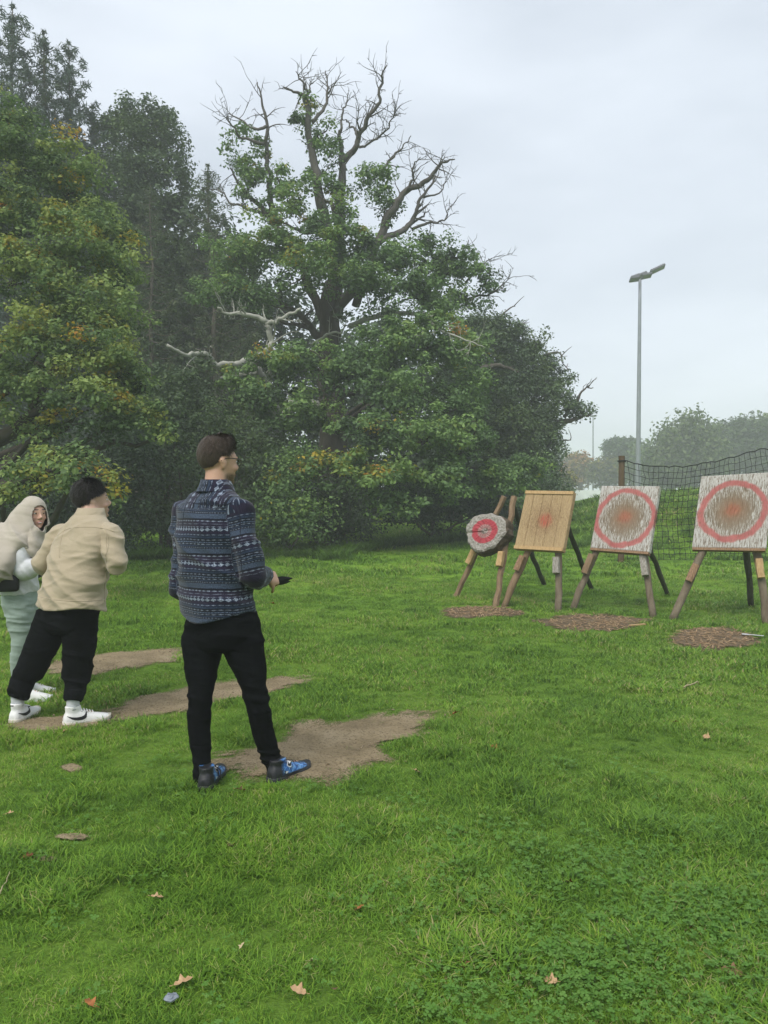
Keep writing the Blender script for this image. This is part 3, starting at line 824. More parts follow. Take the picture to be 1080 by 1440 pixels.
# ------------------------------------------------------------------ bright oak close by on the left
def yellow(frac):
    def f(C, idx, ct): return np.where(rng.random(len(ct)) < frac * (0.3 + 2 * vnoise(C[:, 0], C[:, 2], 0.8, 5)), rng.uniform(.72, .90, len(ct)), ct)
    return f
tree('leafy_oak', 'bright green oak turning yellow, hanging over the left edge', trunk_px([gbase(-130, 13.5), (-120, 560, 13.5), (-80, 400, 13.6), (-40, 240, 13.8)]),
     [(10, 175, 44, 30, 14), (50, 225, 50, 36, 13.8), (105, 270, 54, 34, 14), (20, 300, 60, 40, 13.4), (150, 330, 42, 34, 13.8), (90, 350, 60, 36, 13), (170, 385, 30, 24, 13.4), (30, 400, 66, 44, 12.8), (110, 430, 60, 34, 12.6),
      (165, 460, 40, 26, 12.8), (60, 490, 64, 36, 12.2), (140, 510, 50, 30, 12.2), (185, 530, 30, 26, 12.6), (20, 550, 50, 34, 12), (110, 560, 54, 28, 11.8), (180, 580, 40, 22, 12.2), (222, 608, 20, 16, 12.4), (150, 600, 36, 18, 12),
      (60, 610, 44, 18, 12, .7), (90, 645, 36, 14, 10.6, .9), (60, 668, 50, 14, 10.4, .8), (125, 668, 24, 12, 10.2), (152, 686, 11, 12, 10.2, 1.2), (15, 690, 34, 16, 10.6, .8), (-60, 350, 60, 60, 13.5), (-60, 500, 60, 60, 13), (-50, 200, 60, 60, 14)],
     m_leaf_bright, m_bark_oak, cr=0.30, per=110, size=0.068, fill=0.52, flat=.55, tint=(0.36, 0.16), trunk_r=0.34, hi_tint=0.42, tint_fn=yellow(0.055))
lm = MB()
lm.tube(wobble([at(-60, 650, 12.6), at(0, 615, 12.4), at(45, 585, 12.2), at(60, 540, 12.2), at(95, 500, 12.3)], .03, 5), np.linspace(.13, .04, 21), 8)
lm.tube(wobble([at(20, 600, 12.3), at(70, 570, 12), at(125, 555, 11.9)], .03, 5), np.linspace(.07, .02, 11), 7)
lo = [o for o in bpy.data.objects if o.name.startswith('leafy_oak')][0]
lm.build('low_limb', m_bark_oak, lo, True)

# ------------------------------------------------------------------ oak on the right flank of the wood
tree('spreading_oak', 'dark green oak at the right end of the wood, ragged twiggy outline', trunk_px([gbase(690, 27), (690, 640, 27), (700, 560, 27), (715, 500, 27)]),
     [(680, 470, 36, 24, 27), (715, 480, 34, 26, 27), (690, 520, 50, 34, 26.4), (745, 505, 30, 22, 27), (770, 520, 22, 16, 27, .8), (740, 545, 40, 26, 26.4), (780, 555, 26, 16, 26.8, .8), (806, 572, 16, 9, 27, .8), (820, 582, 9, 7, 27, .8),
      (640, 540, 44, 40, 26), (700, 580, 56, 36, 25.6), (755, 590, 34, 26, 26.2), (720, 630, 54, 36, 25), (766, 625, 22, 26, 26), (660, 620, 50, 40, 25), (740, 670, 46, 26, 24.6), (690, 690, 44, 28, 24.4), (770, 665, 18, 26, 26)],
     m_leaf_dark, m_bark_oak, cr=0.44, per=92, size=0.098, fill=1.0, tint=(0.55, 0.15), trunk_r=0.4, hi_tint=0.2)
so = [o for o in bpy.data.objects if o.name.startswith('spreading_oak')][0]
def sl(pix, r0, r1, tw=6, d=27.0):
    P = wobble([at(*c3(*p), d) for p in pix], .03, 5); mb = MB().tube(P, np.linspace(r0, r1, len(P)), 7)
    for k in range(tw):
        j = rng.integers(2, len(P)); s = P[j - 1]; path = [s]; q = s; dn = unit(rng.normal(0, .7, 3) + np.array([.5, 0, .6]))
        for u in range(3): dn = unit(dn + rng.normal(0, .3, 3)); q = q + dn * .16; path.append(q)
        mb.tube(path, np.linspace(.02, .007, 4), 5)
    mb.build('bare_branch', m_bark_grey, so, True)
sl([(790, 620), (850, 585), (900, 570), (950, 560), (990, 550)], .12, .03, 8)
sl([(880, 560), (930, 500), (960, 440), (1000, 435)], .07, .015, 8)
sl([(560, 350), (620, 345), (690, 372)], .10, .03, 4, 25)
sl([(480, 385), (560, 350)], .13, .1, 1, 25)
sl([(570, 170), (610, 140), (650, 100), (675, 90)], .05, .012, 6)
sl([(640, 230), (680, 180), (720, 165)], .05, .012, 5)
sl([(800, 300), (860, 290), (890, 360)], .05, .012, 5)
sl([(850, 690), (880, 660), (912, 655)], .05, .012, 4)

# ------------------------------------------------------------------ tall broadleaf behind, conifers, thin larch
tree('tall_broadleaf', 'tall dark broadleaf tree with airy rounded top behind the left oak', trunk_px([gbase(205, 27), (206, 560, 27), (208, 400, 27), (203, 260, 27), (200, 190, 27)]),
     [(178, 160, 12, 18, 27, .9), (205, 172, 24, 22, 27, .8), (230, 178, 16, 20, 27, .8), (160, 180, 22, 20, 27, .8), (185, 205, 36, 26, 26.6, .7), (232, 215, 26, 22, 27, .7), (250, 235, 16, 14, 27, .7), (215, 250, 40, 26, 26.6, .6), (255, 270, 14, 18, 27, .6), (170, 250, 36, 30, 26.6, .8),
      (195, 300, 48, 34, 26.4, .8), (245, 310, 24, 26, 26.8, .7), (180, 360, 46, 36, 26.2), (230, 370, 44, 36, 26.4, .9), (215, 430, 52, 40, 26), (160, 430, 44, 40, 26), (250, 470, 40, 40, 26), (200, 510, 56, 40, 25.6)],
     m_leaf_dark, m_bark_grey, cr=0.40, per=76, size=0.105, fill=0.9, tint=(0.55, 0.14), trunk_r=0.28, hi_tint=0.15)

def conifer(name, label, base, apex, w, mat, bark, seed, n=70, droop=0.25, upsweep=0.2, per=26, dens=1.0, start=0.12, tint=(0.5, 0.15), size=0.17, tr=0.22, group=None):
    g = np.random.default_rng(seed); base = np.asarray(base, float); apex = np.asarray(apex, float)
    root = thing(name, label, 'tree', tuple(base), group); Hh = apex[2] - base[2]
    tp = np.array([base + (apex - base) * f + np.array([g.normal(0, .03), g.normal(0, .03), 0]) * (0 < f < 1) for f in np.linspace(0, 1, 14)])
    MB().tube(tp, np.linspace(tr, 0.015, 14), 9).build('trunk', bark, root, True)
    mb = MB(); C, rd = [], []
    for k in range(n):
        f = start + (1 - start) * (k / n) ** 0.85; f = min(0.985, f); c = base + (apex - base) * f
        L = w * (1 - f) ** 0.75 * g.uniform(0.6, 1.1) + 0.12; a = k * 2.39996 + g.normal(0, .3)
        d = np.array([math.cos(a), math.sin(a), 0]); path = []
        for s in np.linspace(0, 1, 6): path.append(c + d * L * s + np.array([0, 0, L * (-droop * 4 * s * (1 - s) * .5 - droop * .3 * s + upsweep * s * s)]))
        path = np.array(path); mb.tube(path, np.linspace(0.014 + 0.022 * (1 - f), 0.006, 6), 4, cap=False)
        m = max(2, int(L * 4.0 * dens))
        for s in np.linspace(0.22, 1.02, m):
            i = min(int(s * 5), 4); p = path[i] + (path[i + 1] - path[i]) * (s * 5 - i)
            side = np.array([-d[1], d[0], 0]) * g.normal(0, .16 * L * (1.1 - s)); C.append(p + side + np.array([0, 0, -0.05 - 0.08 * abs(g.normal())])); rd.append(0.16 + 0.10 * L * (1.1 - s))
    for s in np.linspace(.9, 1.0, 5): C.append(base + (apex - base) * s); rd.append(.07)
    mb.build('branches', bark, root, True, kind='stuff')
    C = np.array(C); ct = g.normal(tint[0], tint[1], len(C))
    obj('crown', leaf_mesh('crown', C, np.array(rd), ct, per, size, 0.8, 0.35, 0.16), mat, root)
    return root
def con_px(bx, ax, ay, d): 
    b = trunk_px([gbase(bx, d)])[0]; return b, at(ax, ay, d)
cg = 'conifers at the top left of the wood'
for i, (bx, ax, ay, d, w, lab) in enumerate([(10, 18, 8, 25, 4.2, 'tallest grey-green conifer, its spire at the top left corner'), (75, 62, 45, 25.5, 3.6, 'grey-green conifer just right of the tallest spire'), (112, 97, 60, 26.5, 3.4, 'grey-green conifer with leaning tip, third from the left edge'), (135, 130, 150, 27.5, 3.4, 'shorter grey-green conifer merging into the tall broadleaf tree'), (-70, -60, -20, 25, 3.4, 'grey-green conifer cut by the left edge of the picture')]):
    b, a = con_px(bx, ax, ay, d)
    conifer('conifer', lab, b, a, w, m_leaf_con, m_bark_grey, 30 + i, n=110, droop=.35, upsweep=.45, per=26, dens=1.7, size=.22, group=cg)
b, a = con_px(312, 292, 232, 25.5)
conifer('thin_larch', 'thin brownish larch with pale straight trunk beside the old oak', b, a, 2.6, m_leaf_brown, m_bark_grey, 51, n=120, droop=.3, upsweep=.3, per=36, dens=1.4, size=.13, tr=.16)
b, a = con_px(212, 212, 260, 24.5)
conifer('slender_larch', 'slender brownish larch with pale trunk in front of the tall broadleaf', b, a, 2.0, m_leaf_brown, m_bark_grey, 52, n=100, droop=.3, upsweep=.2, per=30, dens=1.1, size=.13, tr=.13)
b, a = con_px(345, 335, 330, 26.5)
conifer('dusky_larch', 'dusky green larch half hidden behind the old oak', b, a, 2.6, m_leaf_brown, m_bark_grey, 53, n=110, droop=.3, upsweep=.3, per=36, dens=1.4, size=.13, tr=.15)

# ------------------------------------------------------------------ trees filling the wood behind
bg = 'trees deep in the wood'
for i, (px, top, d, w, lab) in enumerate([(-40, 120, 32, 110, 'dark tree deep in the wood behind the left edge'), (110, 210, 33, 100, 'dark tree deep in the wood behind the conifers'), (255, 330, 32, 80, 'dark tree deep in the wood behind the thin larch'), (300, 285, 29, 62, 'dark tree deep in the wood between the thin larch and the old oak'), (390, 400, 31, 90, 'dark tree deep in the wood behind the pale dead bough'), (520, 440, 32, 90, 'dark tree deep in the wood right of the old oak trunk'), (640, 520, 33, 80, 'dark tree deep in the wood behind the round log target')]):
    L = [(px + rng.normal(0, w * .3), y, w * .62, 46, d - 1 + rng.normal(0, .6), .8) for y in np.arange(top + 50, 740, 62)] + [(px + s * w * .55, y, w * .5, 46, d - .5, .8) for y in np.arange(top + 110, 740, 75) for s in (-1, 1)]
    tree('background_tree', lab, trunk_px([gbase(px, d), (px, 600, d), (px + 6, top + 40, d)]), L, m_leaf_dark, m_bark_grey, cr=0.8, per=34, size=0.22, fill=0.8, tint=(0.28, 0.12), trunk_r=.25, group=bg, twigs=.2)

# ------------------------------------------------------------------ shrubs under the trees
def shrub(name, label, px, d, lobes, mat, tint, size=0.075, cr=0.36, per=56, fill=.8, group='shrubs along the foot of the wood', up=.6):
    base = trunk_px([gbase(px, d)])[0]; root = thing(name, label, 'shrub', tuple(base), group); mb = MB()
    C, idx = lobe_clusters(lobes, cr, fill, .4); zf = H(C[:, 0], C[:, 1]) + .05; C[:, 2] = np.maximum(C[:, 2], zf)
    for i, l in enumerate(lobes):
        c = at(l[0], l[1], l[4]); mb.tube(wobble([base + rng.normal(0, .12, 3) * np.array([1, 1, 0]), (base + c) / 2 + rng.normal(0, .15, 3), c], .03, 4), np.linspace(.05, .012, 9), 5, cap=False)
    mb.build('stems', m_bark_grey, root, True, kind='stuff')
    lb = np.array([at(l[0], l[1], l[4]) for l in lobes])[idx]
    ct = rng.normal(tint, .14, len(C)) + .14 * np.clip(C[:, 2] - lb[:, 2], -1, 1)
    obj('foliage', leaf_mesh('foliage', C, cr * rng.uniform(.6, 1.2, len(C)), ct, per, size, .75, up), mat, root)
shrub('dark_shrub', 'dark shrub behind the woman in the headscarf', 30, 16.5, [(20, 740, 60, 36, 16.3), (60, 700, 50, 40, 16.6), (0, 690, 60, 50, 16.6), (40, 770, 50, 20, 16)], m_leaf_dark, .3)
shrub('dark_shrub', 'dark shrub behind the man in the beige overshirt', 140, 16.5, [(130, 745, 56, 36, 16.3), (150, 700, 54, 40, 16.6), (110, 680, 50, 40, 16.8), (185, 650, 44, 44, 17), (140, 772, 50, 18, 16)], m_leaf_dark, .3)
shrub('dark_shrub', 'tall brownish-green shrub left of the patterned shirt man', 232, 17.5, [(225, 740, 50, 36, 17), (215, 680, 50, 44, 17.4), (245, 620, 50, 44, 18), (230, 560, 40, 40, 18.6), (265, 570, 40, 46, 18.6), (200, 610, 40, 40, 17.8)], m_leaf_dark, .5)
shrub('dark_shrub', 'dense dark shrub behind the head of the patterned shirt man', 335, 17.5, [(320, 740, 50, 36, 17), (310, 680, 50, 44, 17.2), (345, 640, 50, 44, 17.6), (300, 620, 40, 40, 17.8), (370, 700, 44, 50, 17)], m_leaf_dark, .62)
shrub('hawthorn_shrub', 'pale speckled shrub right of the patterned shirt man', 410, 16.8, [(400, 700, 40, 34, 16.4), (425, 735, 44, 28, 16.2), (385, 745, 40, 26, 16.2), (420, 660, 36, 26, 16.8)], m_leaf_oak, .42, .075)
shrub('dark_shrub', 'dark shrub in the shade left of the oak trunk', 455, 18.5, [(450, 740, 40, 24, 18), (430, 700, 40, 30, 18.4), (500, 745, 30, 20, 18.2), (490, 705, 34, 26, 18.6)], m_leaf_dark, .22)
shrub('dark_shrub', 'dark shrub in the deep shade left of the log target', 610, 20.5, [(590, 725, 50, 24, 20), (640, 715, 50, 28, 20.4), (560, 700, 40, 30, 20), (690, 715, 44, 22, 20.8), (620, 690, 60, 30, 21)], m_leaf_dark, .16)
shrub('dark_shrub', 'dark shrub under the spreading oak behind the plain plank target', 745, 22.5, [(740, 712, 44, 22, 22), (775, 695, 24, 24, 22.6), (710, 700, 40, 24, 22.4)], m_leaf_dark, .3)

# long-leaved weeds along the wood's edge
def weed_tuft(seed):
    return blade_tuft(26, .16, .12, .34, .018, .9, seed)
wp = [weed_tuft(200 + s) for s in range(4)]
wx, wy = [], []
for k in range(900):
    px = rng.uniform(-60, 760); f = px / 760; d = np.interp(px, [-60, 200, 330, 460, 600, 700, 760], [14.6, 15.4, 15.6, 15.8, 18.4, 19.6, 20.6]) + abs(rng.normal(0, .5))
    wx.append((px - 540) / F_PX * d); wy.append(d)
for px, d, k in ((548, 18.0, 34), (566, 18.2, 26), (470, 15.6, 16), (350, 15.4, 16)):
    for _ in range(k): wx.append((px - 540) / F_PX * d + rng.normal(0, .2)); wy.append(d + rng.normal(0, .15))
for k in range(900):          # rough growth over the bank
    x = rng.uniform(4.4, 16); y = rng.uniform(17, 27); wx.append(x); wy.append(y)
wx, wy = np.array(wx), np.array(wy); n = len(wx)
m_weed = mat_leaf('weed_leaf', [(0, (.04, .09, .016)), (.5, (.085, .185, .026)), (1, (.16, .28, .045))], .3, upn=.4)
scatter('weeds', wp, np.stack([wx, wy, H(wx, wy)], -1), rng.integers(0, 4, n), rng.uniform(0, 6.28, n), rng.normal(0, .1, n), rng.uniform(.5, 1.15, n), m_weed)

# ------------------------------------------------------------------ far trees across the field, masts, barrier
m_leaf_far = mat_leaf('far_willow_leaf', [(0, (.05, .085, .03)), (.5, (.085, .13, .045)), (1, (.14, .18, .07))], .3)
m_leaf_aut = mat_leaf('autumn_leaf', [(0, (.08, .08, .02)), (.5, (.20, .15, .03)), (1, (.34, .16, .04))], .3)
m_leaf_mix = mat_leaf('yellowing_leaf', [(0, (.05, .075, .02)), (.5, (.10, .115, .028)), (1, (.20, .18, .04))], .3)
def far_tree(name, label, px, d, lobes, mat, tint=.5, cr=1.1, per=44, size=.42, flat=.7, up=.6, fill=.9):
    root_l = [(x, y, rx, ry, d + dd) for (x, y, rx, ry, dd) in lobes]
    top = min(l[1] for l in lobes)
    return tree(name, label, trunk_px([gbase(px, d), (px, 660, d), (px, (top + 660) / 2, d)]), root_l, mat, m_bark_grey, cr=cr, per=per, size=size, fill=fill, tint=(tint, .16), trunk_r=.4, flat=flat, up=up, twigs=.1)
far_tree('willow_tree', 'pale hazy weeping willow behind the netting', 965, 78, [(965, 620, 34, 22, 0), (940, 640, 22, 24, 0), (990, 640, 26, 30, 0), (960, 665, 40, 26, 0), (925, 665, 18, 22, 0), (1000, 672, 22, 20, 0)], m_leaf_far, .5, flat=1.6, up=.2, size=.4)
far_tree('round_tree', 'broad hazy round tree at the right edge of the picture', 1050, 88, [(1040, 620, 36, 26, 0), (1078, 622, 34, 28, 0), (1015, 640, 26, 30, 0), (1060, 655, 50, 34, 0), (1110, 640, 40, 40, 0)], m_leaf_far, .4)
far_tree('small_dark_tree', 'small dark hazy tree just right of the tall floodlight mast', 910, 95, [(908, 645, 20, 16, 0), (918, 662, 20, 20, 0), (900, 668, 22, 18, 0)], m_leaf_dark, .7)
far_tree('cedar_tree', 'dark flat-topped hazy cedar left of the tall mast', 878, 100, [(868, 622, 18, 5, 0), (882, 630, 24, 6, 0), (858, 632, 12, 5, 0), (884, 641, 24, 6, 0), (894, 620, 10, 4, 0), (880, 655, 22, 8, 0)], m_leaf_dark, .55, cr=.8, size=.3)
far_tree('orange_tree', 'orange autumn tree beside the thin far mast', 816, 105, [(815, 652, 15, 12, 0), (822, 668, 16, 14, 0), (806, 668, 14, 14, 0)], m_leaf_aut, .6)
far_tree('yellowing_tree', 'yellow-green hazy tree between the two masts', 855, 100, [(852, 655, 18, 12, 0), (864, 668, 18, 14, 0), (843, 670, 14, 14, 0)], m_leaf_mix, .5)
far_tree('pale_bush', 'small pale green bush at the far end of the wood', 795, 60, [(795, 678, 14, 9, 0), (785, 684, 14, 8, 0)], m_leaf_mix, .6, cr=.7, size=.3)
for i, (px, d) in enumerate(((760, 130), (905, 140), (1150, 120), (1240, 110))):
    far_tree('far_tree', ['hazy far tree behind the end of the wood', 'hazy far tree behind the cedar', 'hazy far tree beyond the right edge', 'outermost hazy far tree beyond the right edge'][i], px, d, [(px, 660, 40, 22, 0), (px - 34, 668, 30, 18, 0), (px + 34, 668, 30, 18, 0)], m_leaf_far, .3, cr=1.5, size=.55)

# ================================================================== TARGETS ON EASELS
m_pole = mat_bark('weathered_pole', (0.085, 0.065, 0.042), (0.24, 0.20, 0.145), 14)
m_pole_brown = mat_bark('brown_timber', (0.13, 0.085, 0.05), (0.30, 0.215, 0.135), 14)
m_pole_moss = mat_bark('mossy_dark_pole', (0.035, 0.038, 0.022), (0.085, 0.085, 0.052), 12)
m_block_fresh = mat_simple('fresh_cut_wood', (0.48, 0.33, 0.16), .8, (0.33, 0.21, 0.095), 20, .3, 80, stretch=(3, 3, .6))
m_block_grey = mat_simple('greyed_cut_wood', (0.34, 0.32, 0.28), .85, (0.16, 0.14, 0.11), 25, .4, 80, stretch=(3, 3, .6))
m_block_brown = mat_simple('stained_cut_wood', (0.30, 0.19, 0.11), .85, (0.15, 0.085, 0.045), 25, .4, 80, stretch=(3, 3, .6))

def board_mat(name, painted, ring=None):
    """front of a target: coordinates in metres from its middle come from the attribute 'face'"""
    m, nt, b, out = new_mat(name); t = NT(nt)
    co = t.attr('face').outputs['Vector']; X, Y, Z = t.sep(co)
    streak = t.noise(t.mapping(co, (95, 9, 1)), 1.0, 6, .68)
    fib = t.noise(t.mapping(co, (210, 26, 1)), 1.0, 4, .65)
    blot = t.noise(co, 6, 4, .6)
    r = t.math('SQRT', t.math('ADD', t.math('MULTIPLY', X, X), t.math('MULTIPLY', Y, Y)))
    rw = t.math('ADD', r, t.math('MULTIPLY', t.math('SUBTRACT', t.noise(co, 14, 4, .7), .5), .04)); rw = t.math('ADD', rw, t.math('MULTIPLY', t.math('SUBTRACT', t.noise(co, 3.2, 2, .5), .5), .10))
    worn = t.ramp(r, [(.0, 1.0), (.10, .85), (.24, .55), (.36, .42)])
    if painted:
        wood = t.ramp(streak, [(.32, (.085, .062, .040)), (.5, (.21, .165, .115)), (.7, (.33, .29, .23))])
        centre = t.ramp(rw, [(.03, (.30, .13, .075)), (.10, (.25, .145, .085)), (.22, (.24, .19, .135))])
        wood = t.mix(t.ramp(rw, [(.06, .85), (.26, .1)]), wood, centre)
        chip = t.math('SUBTRACT', t.math('ADD', t.math('MULTIPLY', streak, .62), t.math('MULTIPLY', fib, .38)), t.math('MULTIPLY', t.math('SUBTRACT', worn, .40), .40))
        pm = t.ramp(chip, [(.435, 0.02), (.505, .95)])
        white = t.ramp(blot, [(.3, (.42, .405, .375)), (.7, (.56, .55, .52))])
        rin, rout = ring
        ringm = t.ramp(rw, [(rin - .016, 0.0), (rin + .008, 1.0), (rout - .008, 1.0), (rout + .016, 0.0)])
        redm = t.math('MULTIPLY', ringm, t.ramp(t.math('ADD', fib, t.math('MULTIPLY', t.math('SUBTRACT', streak, .5), .9)), [(.32, .30), (.50, .94)]))
        red = t.ramp(blot, [(.3, (.36, .085, .082)), (.7, (.46, .14, .13))])
        c = t.mix(pm, wood, white); c = t.mix(redm, c, red)
        dr = t.math('MULTIPLY', t.ramp(rw, [(.0, 1.0), (.05, .8), (.10, 0.0)]), t.ramp(fib, [(.42, 0.0), (.58, .5)]))
        c = t.mix(dr, c, (.38, .10, .06))
    else:
        wood = t.ramp(streak, [(.28, (.21, .135, .068)), (.45, (.38, .27, .145)), (.7, (.51, .385, .225))])
        c = t.mix(t.math('MULTIPLY', blot, .5), wood, (.43, .31, .165))
        wd = t.math('MULTIPLY', t.ramp(rw, [(.02, .95), (.20, .45), (.42, .12)]), t.ramp(fib, [(.46, 0.0), (.56, 1.0)]))
        c = t.mix(wd, c, (.12, .072, .038))
        st = t.noise(t.mapping(co, (120, 34, 1), (3, 7, 0)), 1.0, 3, .6)
        c = t.mix(t.math('MULTIPLY', t.ramp(st, [(.57, 0.0), (.64, .9)]), t.ramp(rw, [(.05, 1.0), (.22, .75), (.40, .25)])), c, (.10, .058, .030))
        c = t.mix(t.ramp(rw, [(.04, .35), (.26, 0.0)]), c, (.22, .12, .06))
        Xc = t.math('ADD', X, -.02); Yc = t.math('ADD', Y, -.0); r2 = t.math('SQRT', t.math('ADD', t.math('MULTIPLY', Xc, Xc), t.math('MULTIPLY', Yc, Yc)))
        rd = t.math('MULTIPLY', t.ramp(r2, [(.04, 1.0), (.12, 0.0)]), t.ramp(streak, [(.42, 0.0), (.55, .85)]))
        c = t.mix(rd, c, (.46, .085, .06))
        kn = t.n('ShaderNodeTexVoronoi'); kn.inputs['Scale'].default_value = 5.2; t.link(co, kn.inputs['Vector'])
        c = t.mix(t.ramp(kn.outputs['Distance'], [(.05, .8), (.14, 0.0)]), c, (.11, .06, .03))
    t.link(c, b.inputs['Base Color']); b.inputs['Roughness'].default_value = .85; b.inputs['Specular IOR Level'].default_value = .2
    t.bump(t.math('ADD', streak, fib), .8, .012, b)
    return m

def plane_hit(px, py, p0, n):
    r = ray(px, py); o = np.array([0, 0, CAM_H]); return o + r * (np.dot(p0 - o, n) / np.dot(r, n))

def slab(corn, n, th, nu, nv, relief, seed, name, mat, parent, wid, hei, u0=0.0, u1=1.0, gap=0.0):
    """board piece with a hacked, uneven front; corn TL TR BR BL, n its outward normal"""
    g = np.random.default_rng(seed); TL, TR, BR, BL = corn; mb = MB(); V, A = [], []
    for j in range(nv + 1):
        v = j / nv
        for i in range(nu + 1):
            f = u0 + (u1 - u0) * i / nu; p = (TL * (1 - f) + TR * f) * (1 - v) + (BL * (1 - f) + BR * f) * v
            X, Y = (f - .5) * wid, (.5 - v) * hei; rr_ = math.hypot(X, Y)
            k = float(vnoise(np.array([X * 60 + seed]), np.array([Y * 7.]), 1.0, seed)[0]); k2 = float(vnoise(np.array([X * 120]), np.array([Y * 22.]), 1.0, seed + 4)[0])
            edge = min(i, nu - i, j, nv - j)
            dp = relief * (k * .6 + k2 * .5 * math.exp(-(rr_ / .22) ** 2) * 2.2) + (0.0 if edge else .006)
            V.append(p - n * dp); A.append((X, Y, 0))
    m1 = nu + 1; F = [(j * m1 + i, (j + 1) * m1 + i, (j + 1) * m1 + i + 1, j * m1 + i + 1) for j in range(nv) for i in range(nu)]
    rim = [(0, i) for i in range(nu)] + [(j, nu) for j in range(nv)] + [(nv, i) for i in range(nu, 0, -1)] + [(j, 0) for j in range(nv, 0, -1)]
    ri = [j * m1 + i for j, i in rim]; b = len(V)
    for k in ri: V.append(V[k] - n * th); A.append((A[k][0] * 1.0, A[k][1], 0))
    for k in range(len(ri)): F.append((ri[k], ri[(k + 1) % len(ri)], b + (k + 1) % len(ri), b + k))
    F.append(tuple(range(b, b + len(ri))))
    me = mesh_from(name, V, F, False)
    a = me.attributes.new('face', 'FLOAT_VECTOR', 'POINT'); a.data.foreach_set('vector', np.array(A, np.float32).ravel())
    return obj(name, me, mat, parent)

def easel(label, fl, fr, ap_l, ap_r, rear, lean, corners, style, seed, mats):
    FL, FR, RE = gp(*fl), gp(*fr), (gp(*rear) if len(rear) == 2 else np.array(rear))
    mid = (FL + FR) / 2; rv = FR - FL; rv[2] = 0; rv = unit(rv)
    ang = style['yaw']; rv = np.array([math.cos(ang), -math.sin(ang), 0]); back = np.array([math.sin(ang), math.cos(ang), 0])
    up = unit(back * math.sin(lean) + np.array([0, 0, math.cos(lean)])); n = unit(np.cross(rv, up))
    if n[1] > 0: n = -n
    # front feet are set where they stand; the tops lie in the leaning plane
    TLp, TRp = plane_hit(*ap_l, mid, n), plane_hit(*ap_r, mid, n)
    root = thing('throwing_target', label, 'target', tuple(mid), 'throwing targets on wooden easels')
    def leg(a, b, r, mat, sides, name='leg'):
        d = b - a; a = a - unit(d) * .06; P = np.array([a + (b - a) * s for s in np.linspace(0, 1, 12)]); P[1:-1] += rng.normal(0, .006, (10, 3))
        return MB().tube(P, r * (1 + rng.normal(0, .05, 12)), sides, jitter=.07).build(name, mat, root, sides > 6)
    leg(FL, TLp, style['r'], mats[0], style['sides']); leg(FR, TRp, style['r'], mats[1], style['sides'])
    apex = (TLp + TRp) / 2 + back * .05
    leg(RE, apex + np.array([0, 0, -.06]), style['r'] * .85, m_pole_moss, 9, 'rear_leg')
    off = style['r'] * 1.02
    p0 = mid + n * (off + style['th'])
    if corners:
        cn = [plane_hit(*c, p0, n) for c in corners]
        wid = (np.linalg.norm(cn[1] - cn[0]) + np.linalg.norm(cn[2] - cn[3])) / 2; hei = (np.linalg.norm(cn[0] - cn[3]) + np.linalg.norm(cn[1] - cn[2])) / 2
        print('BOARD', round(wid, 3), round(hei, 3), 'shear', round(float(np.dot(unit(cn[1] - cn[0]), unit(cn[0] - cn[3]))), 3), 'tops', TLp[2], TRp[2])
        mat = style['mat']
        if style.get('planks'):
            ed = style['planks']
            for k in range(len(ed) - 1): slab(cn, n, style['th'], 14, 60, .006, seed + k * 13, 'plank', mat, root, wid, hei, ed[k] + .0014, ed[k + 1] - .0014)
            # battens along top and bottom edge
            for (a_, b_, s) in ((cn[0], cn[1], -1), (cn[3], cn[2], 1)):
                c = (a_ + b_) / 2 + unit(cn[3] - cn[0]) * s * (-.022) + n * .010 - n * .012
                M = np.stack([unit(b_ - a_), unit(cn[0] - cn[3]), n], 1); mb = MB(); mb.box(c, wid * 1.0, .042, .03, M); o = mb.build('batten', m_block_fresh, root)
        else:
            pn = slab(cn, n, style['th'], 84, 84, .011, seed, 'panel', mat, root, wid, hei)
            M = np.stack([unit(cn[2] - cn[3]), unit(cn[0] - cn[3]), n], 1)
            MB().box((cn[2] + cn[3]) / 2 - unit(cn[0] - cn[3]) * .017 - n * style['th'] * .5, wid * .99, .03, style['th'] * 1.15, M).build('sill_board', mats[2], root)
    # support blocks nailed to the front of the legs
    for (A, B, yb, mt, ln) in ((FL, TLp, style['blk'][0], style['bm'][0], style['bl']), (FR, TRp, style['blk'][1], style['bm'][1], style['bl'])):
        d = unit(B - A); c = A + d * yb + n * (style['r'] + .038); M = np.stack([unit(np.cross(d, n)), d, n], 1)
        mb = MB(); Rg = []
        for s in np.linspace(-.5, .5, 5):
            Rg.append([c + d * s * ln + M[:, 0] * x * (1 + rng.normal(0, .05)) + n * z * (1 + rng.normal(0, .05)) for x, z in ((-.040, -.034), (.040, -.034), (.043, .024), (.018, .04), (-.03, .034))])
        mb.rings(Rg); mb.build('support_block', mt, root)
    return root, n, rv, up, mid

